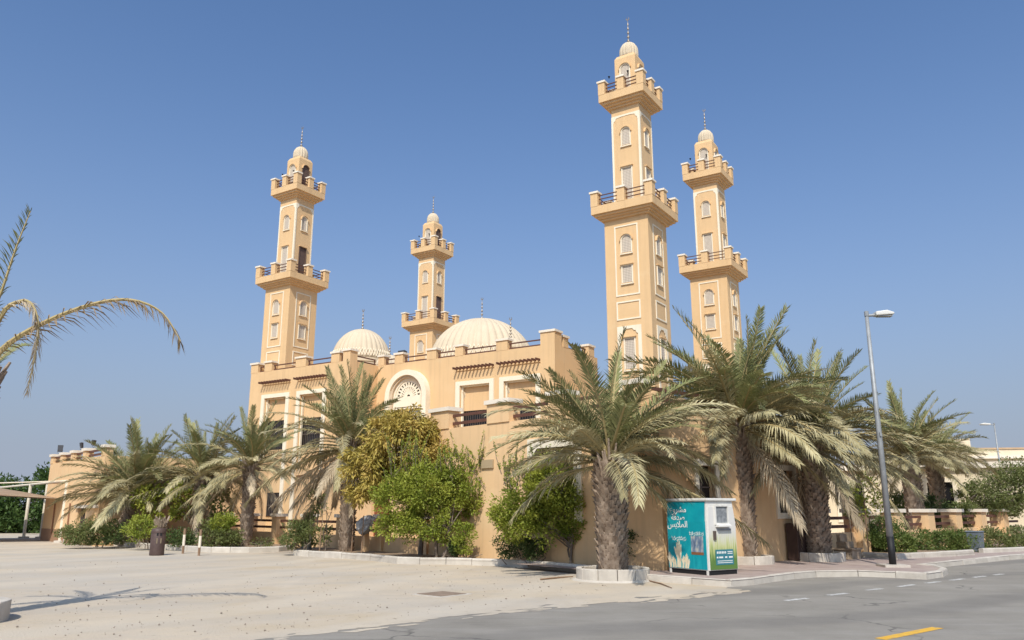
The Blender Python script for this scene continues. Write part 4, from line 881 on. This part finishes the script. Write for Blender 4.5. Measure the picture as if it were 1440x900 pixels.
# the side (teal) runs from c0 to the left/back, the end panel from c0 to the right/back
dl = (cl - c0); ang = math.atan2(-dl.y, -dl.x)
bin_ = thing('donation_bin', 'teal and white clothes donation bin with chute, printed hands and Arabic lettering', 'bin', c0, ang)
LS = dl.length; WE = .98; HB = 1.72
print('bin side', LS, 'angle', math.degrees(ang), 'right', (cr - c0).length)
TEAL = mat('bin_teal', (.0, .235, .29), (.0, .30, .345), 3, .45, spec=.4); addnoise(TEAL, 1.4, .5, .7, (.015, .42, .45), (2.5, 1, .5), .7)  # paler streaks paint the palm-frond shadow pattern into the teal
BWHITE = mat('bin_white', (.60, .58, .53), (.70, .68, .63), 4, .5)
addnoise(BWHITE, 3, .5, .7, (.40, .36, .30), (1, 1, .4), .6); addnoise(TEAL, 6, .6, .75, (.16, .33, .34), None, .5)
def grass_print():
    m = mat('bin_grass_print', (.6, .6, .5), None, rough=.5); t = m.node_tree; N = t.nodes; p = N['Principled BSDF']
    tc = N.new('ShaderNodeTexCoord'); mp = N.new('ShaderNodeMapping'); mp.inputs['Scale'].default_value = (1, 22, 1.6); t.links.new(tc.outputs['Object'], mp.inputs[0])
    n = N.new('ShaderNodeTexNoise'); n.inputs['Scale'].default_value = 1.4; n.inputs['Detail'].default_value = 3; t.links.new(mp.outputs[0], n.inputs['Vector'])
    sx = N.new('ShaderNodeSeparateXYZ'); t.links.new(tc.outputs['Object'], sx.inputs[0]); ad = N.new('ShaderNodeMath'); ad.operation = 'MULTIPLY_ADD'; ad.inputs[1].default_value = -.75; t.links.new(n.outputs[0], ad.inputs[0]); t.links.new(sx.outputs[2], ad.inputs[2])
    r = N.new('ShaderNodeValToRGB'); t.links.new(ad.outputs[0], r.inputs[0]); e = r.color_ramp.elements
    e[0].position = -.0; e[0].color = (.10, .19, .045, 1); e[1].position = .62; e[1].color = (.62, .60, .56, 1)
    for ps, c in ((.10, (.29, .36, .12, 1)), (.28, (.50, .51, .24, 1)), (.45, (.58, .57, .44, 1))): q = e.new(ps); q.color = c
    t.links.new(r.outputs[0], p.inputs['Base Color']); return m
GRASSP = grass_print()
# body: teal sides on a white frame; local x 0..-LS along the side, y depth WE, z up
MB().prism([(0, .1), (WE, .1), (WE, 1.15), (WE - .09, HB - .06), (.03, HB - .06), (0, 1.2)], lambda u, v, e: (-LS if e else 0, u, v)).build('body', BWHITE, bin_, bevel=.008)
MB().prism([(-LS + .02, .12), (-.05, .12), (-.05, 1.19), (-LS + .02, 1.19)], lambda u, v, e: (u, -.012 if e else .0, v)).build('side_panel', TEAL, bin_)
MB().add([(-LS + .02, -.012, 1.19), (-.05, -.012, 1.19), (-.05, .018, HB - .08), (-LS + .02, .018, HB - .08)], [(0, 1, 2, 3)]).build('side_panel', TEAL, bin_)
MB().prism([(.04, .12), (WE - .03, .12), (WE - .03, 1.15), (WE - .11, HB - .2), (.06, HB - .2), (.04, 1.2)], lambda u, v, e: (.014 if e else .0, u, v)).build('end_panel', GRASSP, bin_)
MB().box(-LS - .03, .05, -.02, WE + .02, HB - .06, HB).build('lid', BWHITE, bin_, bevel=.012)
MB().box(-LS + .02, -.02, .02, WE - .02, 0, .1).build('base', BLACK, bin_)
for x in (-LS + .05, -.06):
    for y in (.03, WE - .03): MB().box(x - .03, x + .03, y - .028, y + .028, 0, .1).build('foot', BWHITE, bin_)
# chute
ch = MB(); ch.ring([(.24, 1.12), (.24, 1.56), (.72, 1.56), (.72, 1.12), (.24, 1.12)], [(.28, 1.16), (.28, 1.53), (.68, 1.53), (.68, 1.16), (.28, 1.16)], lambda u, v, e: (.05 if e else .0, u, v)); chute = ch.build('chute', BWHITE, bin_)
MB().box(.0145, .018, .28, .68, 1.16, 1.53).build('chute_back', mat('chute_grey', (.13, .14, .15), (.30, .31, .31), 9, .6), chute)
MB().prism([(.0, 1.16), (.11, 1.1), (.11, 1.07), (0, 1.07)], lambda u, v, e: (u + .015, .70 if e else .26, v)).build('chute_lip', BWHITE, chute)
MB().box(.015, .045, .17, .25, .78, .98).build('lock', IRON, bin_)
MB().box(.015, .03, .30, .78, .985, 1.03).build('handle', GALV, bin_)
INFO = mat('info_panel_teal', (.03, .16, .20), (.05, .2, .24), 5, .5)
inf = MB().box(.0145, .019, .22, .82, .22, .56).build('info_panel', INFO, bin_)
WPR = mat('white_print', (.72, .72, .68), None, rough=.6); CRM = mat('cream_print', (.66, .55, .36), (.75, .66, .48), 9, .6)
def dash(par, x, y0, y1, z, h): MB().box(x, x + .002, y0, y1, z, z + h).build('print', WPR, par)
for i in range(6): dash(inf, .0192, .26 + i * .055, .295 + i * .055, .47, .05)
for z in (.50, .46): dash(inf, .0192, .62, .79, z, .018)
for k, (y0, y1) in enumerate(((.25, .3), (.33, .46), (.53, .60), (.66, .79))): dash(inf, .0192, y0, y1, .37, .035)
for z in (.30, .26): dash(inf, .0192, .27, .78, z, .014)
# hands printed on the side: flat outlines
def hand(x, z, s, tilt=0):
    P = [(-.09, 0), (-.08, .3), (-.16, .46), (-.2, .62), (-.17, .66), (-.1, .56), (-.09, .78), (-.06, .8), (-.035, .62), (-.03, .88), (.0, .9), (.02, .63), (.035, .84), (.065, .84), (.075, .6), (.1, .74), (.13, .73), (.13, .5), (.1, .3), (.09, 0)]
    Q = []
    for u, v in P: u *= s; v *= s; Q.append((x + u * math.cos(tilt) - v * math.sin(tilt), z + u * math.sin(tilt) + v * math.cos(tilt)))
    MB().prism(Q, lambda u, v, e: (u, -.0145 if e else -.0122, v)).build('hand_print', CRM, bin_)
hand(-LS * .72, .13, .72)
for dx, s, ti in ((.93, .40, .12), (.86, .30, .05), (.62, .32, -.1), (.55, .38, -.12), (.80, .26, .2), (.50, .25, -.2)): hand(-LS * dx, .125, s, ti)
ph = MB().box(-LS * .40, -LS * .10, -.0146, -.0124, .44, .86)
PH = mat('photo_print', (.07, .10, .16), (.50, .48, .40), 9, .5, c3=(.16, .22, .30), stretch=(1.2, 1, .5)); pho = ph.build('photo_print', PH, bin_)
MB().box(-LS * .40, -LS * .10, -.0165, -.0148, .44, .50).build('photo_strip', mat('photo_brown', (.16, .07, .03), (.24, .11, .05), 8), pho)
# lettering (Arabic presentation forms, visual order)
def lettering(txt, x, z, size, y=-.0145, slope=0):
    cu = bpy.data.curves.new('lettering', 'FONT'); cu.body = txt; cu.size = size; cu.align_x = 'CENTER'; cu.extrude = .001; cu.offset = size * .012
    o = bpy.data.objects.new('lettering', cu); COL.objects.link(o)
    dg = bpy.context.evaluated_depsgraph_get(); me = bpy.data.meshes.new_from_object(o.evaluated_get(dg)); bpy.data.objects.remove(o)
    me.materials.clear(); me.materials.append(WPR); n_ = link('lettering', me, bin_, (x, y, z)); n_.rotation_euler = (PI / 2 + slope, 0, 0); return n_
lettering('\ufec9\ufeed\ufeae\ufeb8\ufee3', -LS * .70, 1.40, .20, -.004, -.065)
lettering('\ufe94\ufed7\ufeaa\ufebb', -LS * .70, 1.22, .185, -.014)
lettering('\ufeb2\ufe91\ufefc\ufee4\ufedf\ufe8d', -LS * .72, 1.05, .205)
for z, a, b_ in ((.80, .90, .52), (.755, .88, .50), (.92, .44, .08), (.88, .43, .08)): 
    lettering('\ufe94\ufea3\ufeae\ufedf\ufe8d \ufeb2\ufe91\ufefc\ufee4\ufedf\ufe8d \ufec9\ufeae\ufe92\ufe97', -LS * (a + b_) / 2, z, .062)

# ------------------------------------------------------------------ street lamps and small street furniture
def lamp(label, base, H, r0, arm, az, z=.135):
    t = thing('street_lamp', label, 'street lamp', (base[0], base[1], z), az, 'street lamps')
    MB().tube([(0, 0, .9 * H / 8), (0, 0, H * .55), (0, 0, H)], [r0, r0 * .82, r0 * .58], 10).build('pole', GALV, t, True)
    MB().tube([(0, 0, -.02), (0, 0, .9 * H / 8)], r0 * 1.06, 10).build('painted_foot', BLACK, t, True)
    MB().box(-.32, .32, -.32, .32, -.02, .06).build('footing', KERB, t)
    MB().lathe([(r0 * .72, H * .995), (r0 * .72, H + .1), (.02, H + .12)], 10).build('pole_cap', GALV, t)
    MB().tube([(0, 0, H - .02), (arm * .4, 0, H + .0)], .04, 8).build('arm', GALV, t)
    MB().prism([(arm * .3, H - .04), (arm, H - .01), (arm * 1.02, H + .05), (arm * .75, H + .12), (arm * .3, H + .08)], lambda u, v, e: (u, .14 if e else -.14, v)).build('lamp_head', LAMPW, t, bevel=.03)
    MB().box(arm * .4, arm * .95, -.1, .1, H - .055, H - .035).build('lens', GALV, t)
    MB().box(-.02, .02, -r0 - .03, -r0 + .02, .5 * H, .515 * H).build('door_box', GALV, t)
lb = G(1256, 797, .135)
lamp('tall galvanised street lamp with black foot on the paved nose', lb, 6.8, .085, .72, rad(-3))
lamp('distant street lamp in front of the cream villas', AT(1418, 740, 62), 8.0, .09, 1.1, rad(180), 0)
lbn = thing('litter_bin', 'round brown litter bin on the edge of the sand lot', 'bin', G(220, 781))
BINB = mat('bin_brown', (.07, .045, .04), (.10, .065, .055), 4, .55)
MB().lathe([(.24, 0), (.25, .04), (.25, .86), (.235, .88), (.235, .93), (.02, .95)], 24).build('body', BINB, lbn, True); MB().lathe([(.262, .78), (.262, .84)], 24).build('rim', BINB, lbn)
MB().add([(.05, -.256, .68), (.2, -.17, .68), (.2, -.17, .78), (.05, -.256, .78)], [(0, 1, 2, 3)]).build('opening', BLACK, lbn); MB().add([(.05, -.254, .42), (.2, -.165, .42), (.2, -.165, .6), (.05, -.254, .6)], [(0, 1, 2, 3)]).build('sticker', mat('sticker', (.22, .17, .11), None), lbn)
for px, py, h, lab in ((257, 778.5, .9, 'wooden stake with white painted band nearer the litter bin'), (279.5, 781.5, .9, 'wooden stake with white painted band in front of the palm')):
    t = thing('marker_stake', lab, 'stake', G(px, py), 0, 'white banded stakes'); WOOD = mat('stake_wood', (.20, .12, .07), (.30, .2, .13), 6, .9)
    MB().tube([(0, 0, -.02), (.0, 0, h)], .045, 8).build('stake', WOOD, t); MB().tube([(0, 0, .28), (0, 0, .68)], .05, 8).build('white_band', CAP, t)
t = thing('litter_bin', 'grey wheeled litter bin standing at the hedge gap on the footpath', 'bin', G(1374, 776, .135), AP)
GB = mat('bin_grey', (.12, .14, .16), (.16, .18, .2), 3, .5); 
MB().add([(-.19, -.19, 0), (.19, -.19, 0), (.19, .19, 0), (-.19, .19, 0), (-.23, -.23, .66), (.23, -.23, .66), (.23, .23, .66), (-.23, .23, .66)], [(0, 3, 2, 1), (4, 5, 6, 7), (0, 1, 5, 4), (1, 2, 6, 5), (2, 3, 7, 6), (3, 0, 4, 7)]).build('body', GB, t, bevel=.02)
MB().box(-.25, .25, -.25, .25, .66, .72).build('lid', GB, t, bevel=.03)
t = thing('stone_steps', 'low stone-faced steps and planter beside the thick palm', 'steps', G(1180, 786, .135), AP)
STN = mat('step_stone', (.28, .20, .13), (.42, .33, .24), 5, .9, .4); MB().box(-.15, .42, 0, .62, 0, .27).build('step', STN, t, bevel=.01); MB().box(-.1, .22, .1, .6, .322, .5).build('step', STN, t, bevel=.01); MB().box(-.2, .46, -.05, .66, .271, .32).build('tread', STN, t); MB().box(-.1, .02, .15, .6, .501, .72).build('step', STN, t, bevel=.01)
# dark board, wrapped bundle, stakes at the low fence
b = G(431, 773, .13); t = thing('leaning_board', 'dark grey board standing upright behind the clipped bush', 'board', b, rad(-20)); MB().box(-.21, .21, -.03, .03, 0, 1.36).build('board', mat('slate_board', (.035, .04, .045), (.06, .065, .07), 5, .7), t, bevel=.01)
MB().box(-.16, .16, -.036, -.0305, .5, 1.2).build('panel', FLOODM, t)
b = AT(512, 765, toP((0, 0, 0)).y + 29.6); 
t = thing('bundle', 'grey and white plastic wrapped bundle hung on the fence post', 'bundle', (b.x, b.y, 0)); g_ = random.Random(2)
me = MB().lathe([(.02, .72), (.2, .78), (.3, .92), (.34, 1.08), (.27, 1.28), (.12, 1.36), (.02, 1.37)], 12); me.v = [(x * g_.uniform(.75, 1.15) + (z - 1) * .25, y * g_.uniform(.8, 1.1), z + g_.uniform(-.05, .05)) for x, y, z in me.v]
me.build('wrap', mat('grey_plastic', (.14, .14, .15), (.62, .60, .56), 2.2, .5, c3=(.3, .3, .3)), t); MB().tube([(0, .25, 0), (0, .25, 1.3)], .13, 4).build('post', STUCCO2, t)
for px, py, top, lab in ((449, 777, 735, 'thin wooden cane beside the scraggly young tree'), (508, 779, 725, 'thin wooden cane left of the wrapped bundle'), (494, 778, 722, 'thin wooden cane against the slender palm trunk'), (1222, 781, 690, 'thin bamboo cane in the hedge bush behind the street lamp')):
    b = G(px, py, .13); h = AT(px, top, b.y).z; tag(MB().tube([b, (b.x + .03, b.y, h)], [.022, .016], 6).build('garden_cane', WOOD), lab, 'cane', 'thin plant canes')
# manhole cover, fallen frond stalk, modelled shadow line, pebbles on the sand
b = G(621, 836); t = thing('manhole_cover', 'square metal manhole cover set in the sand lot', 'manhole', b, rad(-42)); MB().box(-.42, .42, -.42, .42, -.01, .012).build('frame', KERB, t); MB().box(-.34, .34, -.34, .34, .0, .02).build('cover', mat('rusty_plate', (.20, .145, .10), (.3, .22, .16), 6, .8), t)
def stick(pix, r, lab, m_=None, cat='stick'): 
    P = [G(x, y) + Vector((0, 0, r * .9 + rnd.uniform(0, .006))) for x, y in pix]; tag(MB().tube(P, [r] * (len(P) - 1) + [r * .5], 5).build('stick_shadow_line', m_ or WOOD), lab, cat)
stick([(760, 816), (785, 813.5), (806, 812)], .02, 'dry palm frond stalk lying beside the round planter ring')
stick([(912, 817.5), (930, 822), (945, 828)], .016, 'thin brown strip standing for the shadow line by the donation bin kerb')  # thin tube added in place of the planter ring's shadow line
pm_ = MB(); g_ = random.Random(9)
for i in range(700):
    u = g_.random(); px, py = g_.uniform(10, 860), 790 + 105 * g_.random() ** 1.0
    if py > 905 - (px - 250) * .12 and px > 250: py = g_.uniform(792, 830)
    p = G(px, py); r = g_.choice((.008, .010, .012, .015, .022)) * g_.uniform(.6, 1.2)
    vs = [(p.x + r * g_.uniform(.7, 1.2) * x, p.y + r * g_.uniform(.7, 1.2) * y, max(-.002, r * .5 + r * .6 * z)) for x, y, z in ((1, 0, 0), (0, 1, 0), (-1, 0, 0), (0, -1, 0), (0, 0, 1), (0, 0, -1))]
    pm_.add(vs, [(0, 1, 4), (1, 2, 4), (2, 3, 4), (3, 0, 4), (1, 0, 5), (2, 1, 5), (3, 2, 5), (0, 3, 5)])
tag(pm_.build('gravel', mat('pebbles', (.22, .18, .14), (.38, .32, .26), 30, .9)), 'scattered small pebbles and crumbs over the sand lot', 'gravel', kind='stuff')

# ------------------------------------------------------------------ houses on the far right
VIL = mat('villa_cream', (.66, .55, .38), (.74, .63, .46), .8, .9, .2, 30); ROOFT = mat('villa_roof', (.45, .30, .18), (.52, .36, .22), 1.5, .9)
def villa(label, loc, rz, W, D, H):
    v = thing('villa', label, 'house', loc, rz, 'cream villas beyond the hedge')
    holes = [(W * (i + .3) / 4, W * (i + .7) / 4, z, z + 1.5) for i in range(4) for z in (.9, 4.2)]
    m_ = MB(); wall_holes(m_, 0, W, 0, H, 0, .3, holes); m_.box(0, W, .3, D, 0, H - .05); m_.build('wall', VIL, v)
    for a, b_, z0, z1 in holes:
        q = MB().box(a, b_, .2, .25, z0, z1).build('window', DARK, v); MB().box(a - .12, b_ + .12, -.1, 0, z0 - .15, z0).build('sill', CAP, q); MB().box((a + b_) / 2 - .03, (a + b_) / 2 + .03, .12, .195, z0, z1).build('mullion', CAP, q)
    MB().box(-.4, W + .4, -.4, D + .4, H, H + .25).build('cornice', CAP, v); MB().box(-.1, W + .1, -.1, D + .1, H + .251, H + .9).build('parapet', VIL, v)
    MB().box(-.2, W + .2, -.2, D + .2, H + .9, H + 1.05).build('coping', ROOFT, v); MB().box(-.15, W + .15, -.15, .0, 3.4, 3.7).build('string_course', CAP, v)
    MB().box(W * .3, W * .7, D * .3, D * .7, H + .9, H + 2.2).build('stair_tower', VIL, v)
a0 = AT(1372, 716, 78); villa('cream two-storey villa with tan coping behind the thorn tree', (a0.x - 7, 80, 0), rad(-8), 13, 10, 6.4)
villa('larger cream villa standing farther along the street', (a0.x + 9, 86, 0), rad(-8), 16, 10, 6.2)
a1 = AT(1215, 716, 48)
rh = thing('gatehouse', 'low cream walled house behind the right fence and lamp', 'house', (a1.x - 4.5, 47, 0), rad(-30))
m = MB(); wall_holes(m, 0, 12, 0, 3.9, 0, .3, [(2.6, 3.8, 1.1, 3.0), (7, 8.2, 1.1, 3.0)]); m.box(0, 12, .3, 8, 0, 3.8); m.build('wall', VIL, rh)
for x in (2.6, 7):
    W = MB().box(x, x + 1.2, .18, .22, 1.1, 3.0).build('window', DARK, rh); MB().ring([(x - .2, .9), (x - .2, 3.2), (x + 1.4, 3.2), (x + 1.4, .9), (x - .2, .9)], [(x, 1.1), (x, 3.0), (x + 1.2, 3.0), (x + 1.2, 1.1), (x, 1.1)], lambda u, v, e: (u, -.06 if e else .1, v)).build('surround', TRIM, W)
MB().box(-.2, 12.2, -.25, 0, 3.7, 4.0).build('cornice', CAP, rh)
sk = thing('shade_tent', 'white pointed shade tent beyond the clipped hedge', 'tent', AT(1443, 745, 45)); sk.location.z = 0
MB().add([(-2.6, -1, .4), (2.6, -1, .4), (2.6, 2, .4), (-2.6, 2, .4), (.4, .5, 3.1)], [(0, 1, 4), (1, 2, 4), (2, 3, 4), (3, 0, 4), (3, 2, 1, 0)]).build('canopy', mat('tent_white', (.7, .68, .63), None, rough=.8), sk)
for x, y in ((-2.5, -.9), (2.5, -.9), (2.5, 1.9), (-2.5, 1.9)): MB().tube([(x, y, 0), (x, y, .5)], .04, 6).build('tent_pole', GALV, sk)
